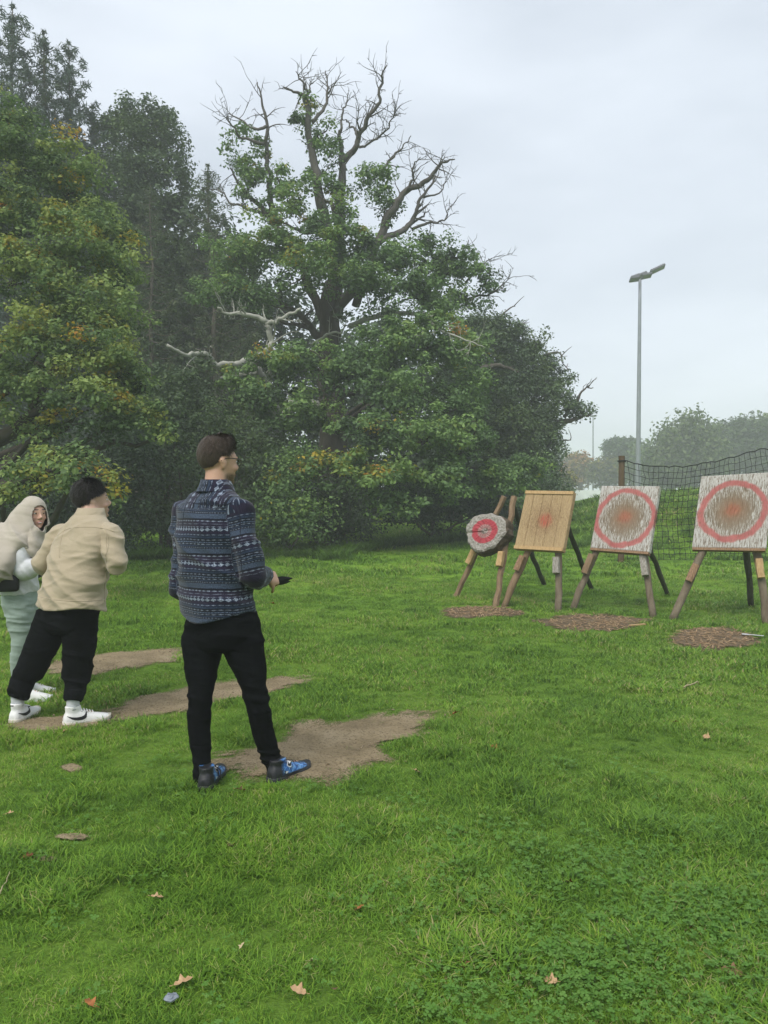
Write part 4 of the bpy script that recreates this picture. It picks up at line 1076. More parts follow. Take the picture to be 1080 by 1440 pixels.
m_b_plain = board_mat('plain_plank_face', False)
m_b_w3 = board_mat('white_painted_face_a', True, (.328, .386)); m_b_w4 = board_mat('white_painted_face_b', True, (.312, .376))
easel('plain light wood plank target with faint red middle, second from left', (709, 853), (785, 860), (777, 694), (786, 694), (832, 829), R(20),
      [(739.8, 690), (807, 691), (791.3, 775.5), (722.5, 771.6)], dict(yaw=R(37), r=.042, sides=10, th=.075, mat=m_b_plain, planks=[0, .19, .39, .58, .79, 1.0], blk=(.58, .56), bm=(m_block_brown, m_block_grey), bl=.20), 11, (m_pole_brown, m_pole, m_block_fresh))
easel('white board target with worn red ring standing before the net post', (805, 857), (918, 868), (873, 690), (892, 690), (939, 837), R(21),
      [(845.8, 683), (927.2, 683.5), (912.8, 776), (829.8, 770)], dict(yaw=R(37), r=.042, sides=10, th=.07, mat=m_b_w3, blk=(.60, .62), bm=(m_pole_brown, m_block_grey), bl=.26), 31, (m_pole, m_pole, m_block_brown))
easel('white board target with bold red ring cut by the right edge', (945, 872), (1078, 880), (1032, 676), (1052, 676), (4.75, 9.9, float(H(4.75, 9.9))), R(19),
      [(986.1, 669.7), (1087, 663.6), (1077.8, 771), (973, 769.5)], dict(yaw=R(25), r=.045, sides=10, th=.07, mat=m_b_w4, blk=(.60, .64), bm=(m_block_brown, m_block_fresh), bl=.22), 51, (m_pole, m_pole, m_block_brown))
rt, n1, r1, u1, mid1 = easel('round slice of log target with red ring, leftmost of the row', (640, 840), (697, 852), (709, 698), (723, 699), (765, 822), R(20), None,
      dict(yaw=R(42), r=.043, sides=6, th=.24, blk=(.60, .62), bm=(m_block_fresh, m_block_fresh), bl=.20), 71, (m_pole_brown, m_pole_brown, m_block_fresh))
# the log slice
m_logface, nt_, b_, o_ = new_mat('log_end_face'); t = NT(nt_)
co = t.attr('face').outputs['Vector']; X, Y, Z = t.sep(co)
r = t.math('SQRT', t.math('ADD', t.math('MULTIPLY', X, X), t.math('MULTIPLY', Y, Y)))
nz = t.noise(co, 16, 5, .7); rw = t.math('ADD', r, t.math('MULTIPLY', t.math('SUBTRACT', nz, .5), .035))
fl = t.noise(co, 45, 4, .7)
white = t.ramp(fl, [(.33, (.13, .115, .09)), (.47, (.25, .23, .20)), (.74, (.40, .385, .35))])
red = t.ramp(nz, [(.3, (.26, .03, .042)), (.7, (.42, .05, .065))])
dark = t.ramp(fl, [(.4, (.09, .07, .06)), (.6, (.40, .35, .31))])
c = t.mix(t.ramp(rw, [(.088, 0.0), (.100, 1.0)], 'LINEAR'), t.mix(t.ramp(rw, [(.035, 0.0), (.05, 1.0)]), dark, t.mix(.45, white, red)), red)
c = t.mix(t.ramp(rw, [(.163, 0.0), (.176, 1.0)]), c, white)
t.link(c, b_.inputs['Base Color']); b_.inputs['Roughness'].default_value = .85; t.bump(fl, .8, .015, b_)
c0 = plane_hit(681, 746.5, mid1 + n1 * (.045 + .24), n1)
NS, K = 44, [0, .12, .25, .4, .55, .7, .82, .92, 1.0]
ang = np.linspace(0, 2 * np.pi, NS, endpoint=False)
rad = .262 * (1 +   .035 * np.cos(8 * ang + .5) * .8 + .05 * np.sin(3 * ang) + .02 * np.cos(13 * ang)) * np.where((ang > 4.0) & (ang < 4.7), 1.08, 1.0)
V, A, F = [c0 - n1 * .01], [(0, 0, 0)], []
for k in K[1:]:
    for j, a in enumerate(ang):
        X_, Y_ = rad[j] * k * math.cos(a), rad[j] * k * math.sin(a)
        crack = .03 * math.exp(-((a - 3.3) / .10) ** 2) * (1 - .3 * k)
        dp = .014 * rng.random() + crack + (.02 if k == 1.0 else 0)
        V.append(c0 + r1 * X_ * 1.2 + u1 * Y_ - n1 * dp); A.append((X_, Y_, 0))
for j in range(NS): F.append((0, 1 + j, 1 + (j + 1) % NS))
for k in range(len(K) - 2):
    for j in range(NS): F.append((1 + k * NS + j, 1 + (k + 1) * NS + j, 1 + (k + 1) * NS + (j + 1) % NS, 1 + k * NS + (j + 1) % NS))
fm = mesh_from('log_face', V, F); a_ = fm.attributes.new('face', 'FLOAT_VECTOR', 'POINT'); a_.data.foreach_set('vector', np.array(A, np.float32).ravel())
rim = [V[1 + (len(K) - 2) * NS + j] for j in range(NS)]
obj('log_face', fm, m_logface, rt)
m_logbark = mat_bark('rough_log_bark', (.045, .035, .026), (.17, .13, .09), 16)
mb = MB(); Rg = [np.array(rim)]
for s, k in ((.03, 1.03), (.08, 1.05), (.13, 1.04), (.18, 1.02), (.20, .96)):
    Rg.append(np.array([c0 + (p - c0) * k * (1 + rng.normal(0, .015)) - n1 * s for p in rim]))
mb.rings(Rg); mb.build('log_bark', m_logbark, rt)

# ================================================================== NETTING
m_net = mat_simple('black_net_cord', (.014, .014, .014), .8, (.008, .008, .008), 30)
m_netpost = mat_bark('rough_brown_post', (.07, .048, .03), (.17, .12, .075), 16)
PL = np.array([(875 - 540) / F_PX * 15.6, 15.6]); PR = np.array([(1290 - 540) / F_PX * 14.9, 14.9])
nx = 58; L_ = PR - PL; net = thing('netting', 'black square-mesh netting hung behind the targets', 'net', (PL[0], PL[1], float(H(*PL))))
def net_top(s):
    px = 875 + 415 * s
    return np.interp(px, [875, 890, 910, 960, 1000, 1040, 1080, 1160, 1290], [646, 652, 656, 657, 651, 643, 631, 636, 622])
G = []
for i in range(nx + 1):
    s = i / nx; q = PL + L_ * s; x, y = q; zt = CAM_H + (690 - net_top(s)) / F_PX * y; zb = float(H(x, y)) + .03; colm = []
    for j in range(17):
        f = j / 16; sag = .05 * math.sin(math.pi * f) * math.sin(s * 9 + .5) + rng.normal(0, .008)
        colm.append(np.array([x + rng.normal(0, .010) + .05 * math.sin(f * 5 + s * 11), y + sag + .12 * f * f, zt + (zb - zt) * f + rng.normal(0, .008)]))
    G.append(colm)
G = np.array(G); mb = MB()
for i in range(nx + 1): mb.tube(G[i], .0048, 4, cap=False)
for j in range(17): mb.tube(G[:, j], .0048, 4, cap=False)
mb.build('net_cords', m_net, net, kind='stuff')
MB().tube(G[:, 0] + np.array([0, 0, .01]), .006, 6).build('head_rope', m_net, net, True)
def post(x, y, h, r, lab):
    z0 = float(H(x, y)); P = [np.array([x, y, z0 - .1 + (h + .1) * s]) for s in np.linspace(0, 1, 9)]
    root = thing('net_post', lab, 'post', (x, y, z0), 'posts holding the netting')
    MB().tube(P, r * (1 + rng.normal(0, .04, 9)), 9, jitter=.06).build('post_shaft', m_netpost, root, False)
    tie = [np.array([x + (r + .012) * math.cos(a) * 1.1, y + (r + .012) * math.sin(a) * 1.1, z0 + h - .12 + .012 * a / 6]) for a in np.linspace(0, 12, 30)]
    MB().tube(tie, .008, 5).build('rope_tie', m_net, root, True)
zt = CAM_H + (690 - 641) / F_PX * 15.6
post(PL[0], PL[1] + .05, zt - float(H(PL[0], PL[1])), .06, 'rough brown post at the left end of the netting')
post(PR[0], PR[1] + .05, 2.45 - float(H(PR[0], PR[1])), .06, 'post at the far right end of the netting')

# ================================================================== FLOODLIGHT MASTS, BARRIER
m_galv = mat_simple('galvanised_steel', (.27, .29, .32), .55, (.22, .24, .265), 3, metal=.3)
m_lamp = mat_simple('grey_lamp_housing', (.085, .09, .10), .5, (.06, .065, .075), 10)
m_lens = mat_simple('dull_lamp_glass', (.12, .13, .14), .3, (.10, .11, .12), 10)
def mast(label, px, d, top_py, r0, r1, lamps, k):
    z0 = float(H((px - 540) / F_PX * d, d)); base = at(px, 690, d); base[2] = z0; top = at(px + 3 * k, top_py, d); top[1] = d
    root = thing('floodlight_mast', label, 'floodlight mast', tuple(base), 'floodlight masts of the sports field')
    P = np.array([base + (top - base) * s for s in np.linspace(0, 1, 10)]); MB().tube(P, np.linspace(r0, r1, 10), 12).build('pole', m_galv, root, True)
    MB().tube([base - np.array([0, 0, .05]), base + np.array([0, 0, .12])], r0 * 1.9, 12).build('base_plate', m_galv, root)
    s = d / F_PX
    MB().tube([top + np.array([lamps[0][0] * s, 0, lamps[0][1] * s]), top, top + np.array([lamps[-1][0] * s, 0, lamps[-1][1] * s])], .045, 8).build('crossarm', m_lamp, root)
    for (dx, dz, L, tilt, dy) in lamps:
        c = top + np.array([dx * s, dy, dz * s]); M = np.array(Matrix.Rotation(-tilt, 3, 'Y') @ Matrix.Rotation(R(-22), 3, 'X'))
        hb = MB(); hb.box(c, L * s, .42, .10, M)
        for q in np.linspace(-.4, .4, 6): hb.box(c + M @ np.array([q * L * s, 0, .075]), .02, .36, .06, M)
        h = hb.build('floodlight', m_lamp, root)
        MB().box(c + M @ np.array([0, 0, -.056]), L * s * .9, .36, .012, M).build('lens', m_lens, h)
mast('tall grey floodlight mast standing behind the netting', 897, 45, 394, .155, .085, [(-10, -.5, 13, R(8), -.3), (-4, 6, 12, R(20), .35), (7, 4, 13, R(12), -.3), (6, 9, 12, R(22), .35), (24, 15, 22, R(25), 0)], 1)
mast('thin far floodlight mast left of the tall one', 834, 118, 585, .15, .09, [(-2, 0, 4, 0, 0), (2.5, 0, 5, R(10), 0)], 0)
m_barrier = mat_simple('white_barrier_board', (.72, .74, .76), .6, (.62, .64, .66), 2)
br = thing('pitch_barrier', 'long low pale barrier along the far sports field', 'barrier', tuple(at(860, 692, 62)))
for i in range(12):
    x0 = 12.5 + i * 2.5; zb = float(H(x0, 62)); MB().box((x0 + 1.25, 62, zb + .68), 2.46, .05, 1.0).build('barrier_panel', m_barrier, br)
    MB().box((x0, 62.06, zb + .6), .08, .06, 1.25).build('barrier_post', m_galv, br)

# ================================================================== PEOPLE
from mathutils.bvhtree import BVHTree

def ell_ring(c, ax, ay, a, b, n=36, pw=2.0, off=None):
    th = np.linspace(0, 2 * np.pi, n, endpoint=False); cs, sn = np.cos(th), np.sin(th)
    x = np.sign(cs) * np.abs(cs) ** (2 / pw); y = np.sign(sn) * np.abs(sn) ** (2 / pw)
    P = np.asarray(c, float) + x[:, None] * a * np.asarray(ax) + y[:, None] * b * np.asarray(ay)
    if off is not None: P[:, 2] += off(th)
    return P

def ellipsoid(mb, c, M, r, nu=20, nv=12):
    """M: 3x3 columns = axes"""
    rg = []
    for k in range(1, nv):
        ph = math.pi * k / nv; rg.append(ell_ring(np.asarray(c) + M[:, 2] * r[2] * -math.cos(ph), M[:, 0], M[:, 1], r[0] * math.sin(ph), r[1] * math.sin(ph), nu))
    mb.rings(rg)

def remesh(mb, voxel, smooth, name):
    me = mb.mesh(name); o = bpy.data.objects.new('tmp', me); col.objects.link(o)
    m = o.modifiers.new('r', 'REMESH'); m.mode = 'VOXEL'; m.voxel_size = voxel; m.use_smooth_shade = True
    if smooth:
        s = o.modifiers.new('s', 'SMOOTH'); s.factor = .5; s.iterations = smooth
    dg = bpy.context.evaluated_depsgraph_get()
    out = bpy.data.meshes.new_from_object(o.evaluated_get(dg)); out.name = name
    bpy.data.objects.remove(o); bpy.data.meshes.remove(me)
    out.polygons.foreach_set('use_smooth', np.ones(len(out.polygons), bool))
    return out

def get_v(me):
    a = np.empty(len(me.vertices) * 3, np.float32); me.vertices.foreach_get('co', a); return a.reshape(-1, 3).astype(float)
def get_n(me):
    a = np.empty(len(me.vertices) * 3, np.float32); me.vertices.foreach_get('normal', a); return a.reshape(-1, 3).astype(float)
def set_v(me, V): me.vertices.foreach_set('co', np.ascontiguousarray(V, np.float32).ravel()); me.update()
def set_attr(me, name, A):
    a = me.attributes.new(name, 'FLOAT_VECTOR', 'POINT'); a.data.foreach_set('vector', np.ascontiguousarray(A, np.float32).ravel())

def ridge(n): return (1 - np.abs(2 * n - 1)) ** 1.6
def folds(me, amp, spec, mask=None):
    """spec: list of (direction vectors scale matrix rows, seed, weight)"""
    V = get_v(me); N = get_n(me); d = 0
    for (B, seed, w) in spec:
        Q = V @ np.asarray(B).T; Q = Q + .35 * (vn3(Q, 1.0, seed + 50)[:, None] - .5)
        d = d + w * (ridge(vn3(Q, 1.0, seed)) - .45)
    if mask is not None: d = d * mask(V)
    set_v(me, V + N * (amp * d)[:, None])

def trim(me, zf, zone=None):
    """cut a garment open along a hem line z = zf(points)"""
    V = get_v(me); cut = V[:, 2] < zf(V)
    if zone is not None: cut &= zone(V)
    bm = bmesh.new(); bm.from_mesh(me); bm.verts.ensure_lookup_table()
    bmesh.ops.delete(bm, geom=[bm.verts[i] for i in np.nonzero(cut)[0]], context='VERTS')
    for v in bm.verts:
        if v.is_boundary:
            v.co.z = float(zf(np.array([v.co]))[0])
    bm.to_mesh(me); bm.free(); me.update()

def frame(yaw, pitch=0.0, roll=0.0):
    """columns: right, forward, up.  yaw 0 looks away from the camera, 90 degrees to the right"""
    return np.array((Matrix.Rotation(-yaw, 3, 'Z') @ Matrix.Rotation(pitch, 3, 'X') @ Matrix.Rotation(roll, 3, 'Y')))

def head_parts(mb, c, M, s=1.0, nose=1.0):
    L = lambda x, y, z: np.asarray(c) + M @ np.array([x, y, z]) * s
    E = lambda p, r: ellipsoid(mb, L(*p), M, np.array(r) * s)
    E((0, -.014, .030), (.077, .097, .090)); E((0, .030, .020), (.066, .066, .062))
    rg = [ell_ring(L(0, y, z), M[:, 0], M[:, 1], a * s, b * s, 24, 2.3) for (y, z, a, b) in ((.02, .04, .066, .070), (.028, .0, .066, .064), (.032, -.035, .062, .058), (.036, -.068, .053, .052), (.046, -.095, .036, .042), (.054, -.112, .020, .026))]
    mb.rings(rg)
    mb.tube([L(0, .086, .024), L(0, .098, -.004), L(0, .111 * 1.0, -.027)], np.array([.008, .010, .0135]) * s * nose, 10)
    for q in (-1, 1):
        E((q * .011, .099, -.031), (.0085, .0095, .007)); E((q * .079, -.010, -.008), (.009, .016, .030)); E((q * .084, -.020, .004), (.006, .014, .019)); E((q * .079, -.006, -.032), (.007, .008, .010))
        E((q * .030, .080, .028), (.024, .011, .007)); E((q * .040, .066, -.028), (.024, .020, .018))
    E((0, .091, -.058), (.022, .009, .005)); E((0, .089, -.068), (.020, .010, .006)); E((0, .082, -.098), (.018, .014, .014))
    return L

def hand_parts(mb, w, d, pn, side, curl=0.7, s=1.0, spread=.10):
    """w wrist, d hand direction, pn palm normal (direction fingers curl to), side +1/-1 thumb side along cross"""
    d = unit(d); pn = unit(pn - d * np.dot(pn, d)); x = np.cross(d, pn) * side
    rg = [ell_ring(w + d * t * s, x, pn, a * s, b * s, 16, 2.6) for (t, a, b) in ((-.015, .026, .019), (.01, .030, .018), (.04, .041, .016), (.075, .043, .014), (.09, .040, .012))]
    mb.rings(rg)
    for k, (o, L) in enumerate(((.031, .072), (.011, .080), (-.010, .075), (-.030, .058))):
        p = w + (d * .082 + x * o) * s; dv = unit(d + x * o * spread * 10); path = [p - dv * .02 * s, p]; a = 0.0
        for q, fr in enumerate((.44, .32, .24)):
            a += curl * (1.0 if q == 0 else 1.15); path.append(path[-1] + (dv * math.cos(a) + pn * math.sin(a)) * L * fr * s)
        mb.tube(catmull(path, 3), np.linspace(.0092, .0072, 3 * (len(path) - 1) + 1) * s, 9)
    p = w + (d * .022 + x * .028) * s; path = [p - x * .012 * s, p]; dv = unit(d * .7 + x * .75); 
    for q, Lg in enumerate((.038, .030, .024)):
        dv = unit(dv + d * .28 + pn * curl * .55 - x * .12 * q); path.append(path[-1] + dv * Lg * s)
    mb.tube(catmull(path, 3), np.linspace(.0135, .0085, 3 * (len(path) - 1) + 1) * s, 9)

def limb_t(mb, P, rad, n=20, k=5):
    Q = catmull(P, k); r = np.interp(np.linspace(0, len(P) - 1, len(Q)), np.arange(len(P)), rad); mb.tube(Q, r, n)

def seam(parent, pix, mat, r=.0022, name='seam', k=5):
    """a stitched ridge lying on a garment, following points picked on its surface"""
    bv = BVHTree.FromPolygons([v.co for v in parent.data.vertices], [p.vertices for p in parent.data.polygons]); Q = []
    for q in catmull(np.array([(x, y, 0.0) for x, y in pix]), k):
        d = Vector(ray(q[0], q[1])).normalized(); h = bv.ray_cast(Vector((0, 0, CAM_H)), d)
        if h[0] is not None: Q.append(np.array(h[0]) - np.array(d) * r * .4)
    if len(Q) > 2: MB().tube(np.array(Q), r, 6).build(name, mat, parent, True)

# ------------------------------------------------------------------ materials for people
def mat_skin(name, c, hair, beard=0.0, lip=(.45, .17, .14)):
    m, nt, b, out = new_mat(name); t = NT(nt); co = t.attr('headco').outputs['Vector']; X, Y, Z = t.sep(co)
    base = t.mix(t.noise(t.obj_co(), 18, 3), tuple(x * .92 for x in c), tuple(min(1, x * 1.06) for x in c))
    def blob(cx, cy, cz, rx, ry, rz):
        d = 0
        q = [t.math('POWER', t.math('DIVIDE', t.math('ADD', s_, -c_), r_), 2.0) for s_, c_, r_ in ((X, cx, rx), (Y, cy, ry), (Z, cz, rz))]
        return t.ramp(t.math('ADD', t.math('ADD', q[0], q[1]), q[2]), [(.55, 1.0), (1.0, 0.0)])
    col_ = t.mix(t.math('MULTIPLY', blob(0, .095, -.063, .027, .02, .013), .8), base, lip)
    for q in (-1, 1):
        col_ = t.mix(t.math('MULTIPLY', blob(q * .031, .085, .036, .023, .03, .006), .9), col_, hair)
        col_ = t.mix(t.math('MULTIPLY', blob(q * .043, .075, -.028, .022, .03, .02), .25), col_, lip)
    if beard:
        bm = t.math('MULTIPLY', blob(0, .04, -.085, .080, .085, .052), t.ramp(t.noise(co, 160, 3, .7), [(.3, .55), (.6, 1.0)]))
        bm = t.math('ADD', bm, t.math('MULTIPLY', blob(0, .10, -.045, .028, .02, .008), .8), clamp=True)
        col_ = t.mix(t.math('MULTIPLY', bm, beard), col_, hair)
    t.link(col_, b.inputs['Base Color']); b.inputs['Roughness'].default_value = .52
    b.inputs['Subsurface Weight'].default_value = .12; b.inputs['Subsurface Radius'].default_value = (.01, .004, .002)
    t.bump(t.noise(t.obj_co(), 260, 3), .12, .004, b); return m

def mat_cloth(name, c, c2=None, rough=.85, weave=420, bump=.25, sheen=.2, blot=5, wrinkle=.16):
    m, nt, b, out = new_mat(name); t = NT(nt); co = t.obj_co(); c2 = c2 or tuple(x * .82 for x in c)
    t.link(t.ramp(t.noise(co, blot, 4, .6), [(.3, c2), (.7, c)]), b.inputs['Base Color'])
    b.inputs['Roughness'].default_value = rough; b.inputs['Specular IOR Level'].default_value = .06 if max(c) < .02 else .2; b.inputs['Sheen Weight'].default_value = sheen
    wr = t.math('ABSOLUTE', t.math('SUBTRACT', t.noise(t.mapping(co, (1, 1, 2.2), (0, 0, 0), (.25, .45, 0)), 3.0, 2, .45, .9), .5))
    wr2 = t.math('ABSOLUTE', t.math('SUBTRACT', t.noise(t.mapping(co, (1.2, 1, 1.9), (4, 2, 1), (-.3, -.5, 0)), 6.5, 1.5, .45, .6), .5))
    hh = t.math('ADD', t.math('MULTIPLY', t.ramp(wr, [(0.0, 0.0), (.10, .8), (.3, 1.0)]), 1.0), t.math('MULTIPLY', t.ramp(wr2, [(0.0, 0.0), (.14, 1.0)]), .28))
    nb = t.n('ShaderNodeBump'); nb.inputs['Strength'].default_value = wrinkle; nb.inputs['Distance'].default_value = .03; t.link(hh, nb.inputs['Height'])
    nb2 = t.n('ShaderNodeBump'); nb2.inputs['Strength'].default_value = bump; nb2.inputs['Distance'].default_value = .008
    t.link(t.math('ADD', t.noise(co, weave, 2), t.math('MULTIPLY', t.noise(co, 22, 3, .6), 1.2)), nb2.inputs['Height']); t.link(nb.outputs[0], nb2.inputs['Normal']); t.link(nb2.outputs[0], b.inputs['Normal']); return m

def mat_hair(name, dark, light, axis=(1, 1, 1)):
    m, nt, b, out = new_mat(name); t = NT(nt); co = t.attr('strand').outputs['Vector']
    n1 = t.noise(t.mapping(co, (90, 7, 1)), 1.0, 4, .65); n2 = t.noise(t.mapping(co, (14, 3, 1)), 1.0, 3)
    top = t.sep(co)[2]
    c = t.mix(t.math('MULTIPLY', n2, .5), t.ramp(n1, [(.3, dark), (.75, light)]), dark)
    t.link(c, b.inputs['Base Color']); b.inputs['Roughness'].default_value = .42; b.inputs['Specular IOR Level'].default_value = .55
    t.bump(n1, .9, .01, b); return m

def hair_cap(name, c, M, s, line, thick, mat, parent, seed, lift=None, nstr=4200, mess=.7):
    """shell of hair: line(az) = elevation of the hairline, thick(az, el) in metres; az 0 = face"""
    na, ne = 84, 26; V, S, F = [], [], []
    for k in range(ne + 3):
        for j in range(na):
            az = 2 * math.pi * j / na; e1 = line(az)
            f = min(1.0, k / ne); el = math.pi / 2 + (e1 - math.pi / 2) * f
            dv = np.array([math.sin(az) * math.cos(el), math.cos(az) * math.cos(el), math.sin(el)])
            r0 = np.array([.077, .097 if dv[1] < 0 else .099, .090]); base = np.array([0, -.012, .030])
            R0 = 1.0 / math.sqrt(np.sum((dv / r0) ** 2))
            th = thick(az, el) * (1 - .85 * max(0, f - .62) / .38) + .001
            if k > ne: th = th * .3 if k == ne + 1 else -.012
            nn = math.sin(az * 23 + seed + 4 * math.sin(el * 3)) * .5 + math.sin(az * 41 + el * 9 + seed) * .35 + math.sin(az * 67 - el * 5) * .3
            rr_ = R0 + th + (.0022 * nn * (f > .05)) * (th > .004)
            p = base + dv * rr_
            if lift: p = p + lift(az, el, f)
            V.append(np.asarray(c) + M @ (p * s)); S.append((az, el, f))
    for k in range(ne + 2):
        for j in range(na): F.append((k * na + j, (k + 1) * na + j, (k + 1) * na + (j + 1) % na, k * na + (j + 1) % na))
    V = [np.asarray(v) for v in V]; g = np.random.default_rng(seed)
    for q in range(nstr):
        k = int(ne * g.random() ** .8) if g.random() < .75 else ne; k = min(max(k, 1), ne - 1); j = g.integers(na); a = V[k * na + j]
        nx = V[min(k + 4, ne) * na + j] - a; out_ = unit(a - (np.asarray(c) + M @ (np.array([0, -.012, .03]) * s))); tn = unit(nx + 1e-6) + M @ np.array([g.normal(.12, .25), g.normal(.1, .2), g.normal(0, .15)])
        L_ = g.uniform(.014, .036) * (1.0 if S[k * na + j][1] > .2 else .5 * mess); tip = a + unit(tn) * L_ + out_ * g.uniform(.001, .011) * (L_ / .02) * mess; sd_ = unit(np.cross(tn, out_)) * .0024; b_i = len(V)
        V += [a - sd_ - out_ * .002, a + sd_ - out_ * .002, tip]; S += [S[k * na + j]] * 2 + [(S[k * na + j][0] + .2, S[k * na + j][1], 1)]; F.append((b_i, b_i + 1, b_i + 2))
    me = mesh_from(name, V, F, True); set_attr(me, 'strand', np.array(S)); return obj(name, me, mat, parent)

m_eye = mat_simple('eye_white', (.75, .74, .72), .25); m_iris = mat_simple('dark_iris', (.03, .018, .012), .2)
def eyes(L, M, s, parent):
    for q in (-1, 1):
        mb = MB(); ellipsoid(mb, L(q * .031, .0785, .008), M, np.array([.0125, .0115, .0062]) * s, 14, 9); e = mb.build('eye', m_eye, parent, True)
        mb = MB(); ellipsoid(mb, L(q * .031, .0878, .008), M, np.array([.0065, .003, .0055]) * s, 12, 7); mb.build('iris', m_iris, e, True)

# ------------------------------------------------------------------ shoes
def foot_frame(heel, tdir):
    t_ = unit(np.array([tdir[0], tdir[1], 0])); return np.asarray(heel, float), t_, np.array([t_[1], -t_[0], 0]), np.array([0, 0, 1.0])
def shoe(heel, tdir, ln, m_up, m_sole, parent, high=.06, hw=.046, name='shoe', smooth=2, sole_h=.026, pitch=0.0):
    O, t_, s_, u_ = foot_frame(heel, tdir)
    if pitch: 
        Rm = np.array(Matrix.Rotation(pitch, 3, Vector(s_))); t_ = Rm @ t_; u_ = Rm @ u_
    mb = MB(); k = ln / .29
    prof = [(-.004, .022, .055, .05), (.010, .034, .085, .060), (.04, .040, .100, .062), (.08, .040, .098, .060), (.115, .041, .086, .052), (.15, .044, .072, .044), (.19, .048, .060, .036), (.23, .047, .050, .030), (.262, .038, .042, .026), (.284, .020, .034, .022)]
    rg = []
    for (x, w, h, zc) in prof:
        th = np.linspace(0, 2 * np.pi, 22, endpoint=False); cs, sn = np.cos(th), np.sin(th)
        xx = np.sign(cs) * np.abs(cs) ** .8 * w * hw / .046; zz = np.where(sn > 0, sole_h * .6 + (h - sole_h * .6) * np.abs(sn) ** .75, sole_h * .6 - .006 * np.abs(sn) ** .5)
        shift = .004 * math.sin(x / .29 * 3.1)
        rg.append(O + t_ * x * k + np.outer(xx + shift, s_) + np.outer(zz, u_))
    mb.rings(rg)
    mb.rings([ell_ring(O + t_ * (.056 + dx) * k + u_ * z, t_, s_, a, b, 20) for (z, a, b, dx) in ((.05, .050, .036, .006), (.085, .050, .036, .002), (.10 + high * .4, .049, .038, 0), (.10 + high, .048, .040, -.002))])
    up = remesh(mb, .0055, smooth, name); sh = obj(name, up, m_up, parent)
    out = [(-.010, 0), (-.006, .022), (.012, .036), (.05, .0415), (.10, .041), (.15, .046), (.19, .051), (.23, .049), (.262, .040), (.285, .022), (.292, 0)]
    pl = [(x, w * hw / .046) for x, w in out] + [(x, -w * hw / .046) for x, w in out[-2:0:-1]]
    pl = catmull(np.array([(x, w, 0) for x, w in pl + pl[:1]]), 3)[:-1]
    def sr(z, g): return np.array([O + t_ * p[0] * k + s_ * p[1] * g + u_ * (z + .012 * max(0, (p[0] - .23) / .06) ** 2) for p in pl])
    MB().rings([sr(.0, .96), sr(.004, 1.0), sr(sole_h * .9, 1.02), sr(sole_h, .98)]).build('sole', m_sole, sh, True)
    return sh, (O, t_, s_, u_, k)
def decal(sh, fr, upper, lower, mat, name, side=1, off=.0022, n=22):
    """a flat mark laid on the side of a shoe; curves in (along, height)"""
    O, t_, s_, u_, k = fr; bv = BVHTree.FromPolygons([v.co for v in sh.data.vertices], [p.vertices for p in sh.data.polygons]); V = []; F = []
    U, Lw = catmull(np.array([(x, z, 0) for x, z in upper]), 6), catmull(np.array([(x, z, 0) for x, z in lower]), 6)
    for q in np.linspace(0, 1, n):
        a = U[int(round(q * (len(U) - 1)))]; b = Lw[int(round(q * (len(Lw) - 1)))]
        for f in (0, .5, 1):
            p = a + (b - a) * f; o = O + t_ * p[0] * k + u_ * p[1] + s_ * side * .2; h = bv.ray_cast(Vector(o), Vector(-s_ * side))
            V.append((np.array(h[0]) if h[0] is not None else o - s_ * side * .16) + s_ * side * off)
    for i in range(n - 1):
        for f in (0, 1): F.append((i * 3 + f, i * 3 + f + 1, (i + 1) * 3 + f + 1, (i + 1) * 3 + f))
    return mesh_and(name, V, F, mat, sh)
def mesh_and(name, V, F, mat, parent):
    return obj(name, mesh_from(name, V, F, True), mat, parent)
def lace(fr, parent, mat, x0=.085, x1=.17, z0=.098, z1=.066, n=5):
    O, t_, s_, u_, k = fr
    for q in np.linspace(0, 1, n):
        x = x0 + (x1 - x0) * q; z = z0 + (z1 - z0) * q
        MB().tube(catmull([O + t_ * x * k + s_ * -.03 + u_ * (z - .014), O + t_ * x * k + u_ * (z + .004), O + t_ * x * k + s_ * .03 + u_ * (z - .014)], 4), .0035, 6).build('lace', mat, parent, True)

SWU = [(.012, .068), (.045, .058), (.085, .054), (.115, .062), (.135, .086)]
SWL = [(.012, .066), (.045, .044), (.085, .034), (.125, .044), (.135, .086)]

def finish_body(root, mb, c, M, s, mat, voxel=.0072, smooth=2):
    me = remesh(mb, voxel, smooth, 'body'); V = get_v(me)
    set_attr(me, 'headco', ((V - np.asarray(c)) @ M) / s); return obj('body', me, mat, root)

# ================================================================== the man in the patterned shirt
m_skin1 = mat_skin('light_skin', (.50, .30, .205), (.045, .028, .02), .85)
yaw = R(35); Bm = frame(yaw); rx, fx = Bm[:, 0], Bm[:, 1]
d1 = 3.93
heelR, heelL = gp(380, 1101), gp(286, 1113)
man = thing('person', 'bearded man in glasses, patterned navy shirt and black jeans, standing closest', 'person', tuple((heelR + heelL) / 2))
hc = at(307, 650, 3.95); HM = frame(R(50), R(-3)); hs = 1.0
P = dict(shR=at(337, 722, 3.83), elR=at(354, 808, 3.80), wrR=at(374, 812, 4.03), shL=at(258, 722, 4.03), elL=at(257, 826, 4.02), wrL=at(300, 815, 4.22))
mb = MB(); L1 = head_parts(mb, hc, HM, hs)
limb_t(mb, [at(306, 650, 3.94), at(304, 676, 3.93), at(302, 694, 3.92)], [.056, .058, .068])
mb.rings([ell_ring(at(cx, y, d1), rx, fx, a, b, 30, 2.2) for (y, cx, a, b) in ((905, 314, .13, .10), (880, 312, .165, .115), (840, 305, .165, .115), (790, 299, .165, .115), (740, 297, .18, .11), (712, 298, .15, .09), (698, 300, .08, .07))])
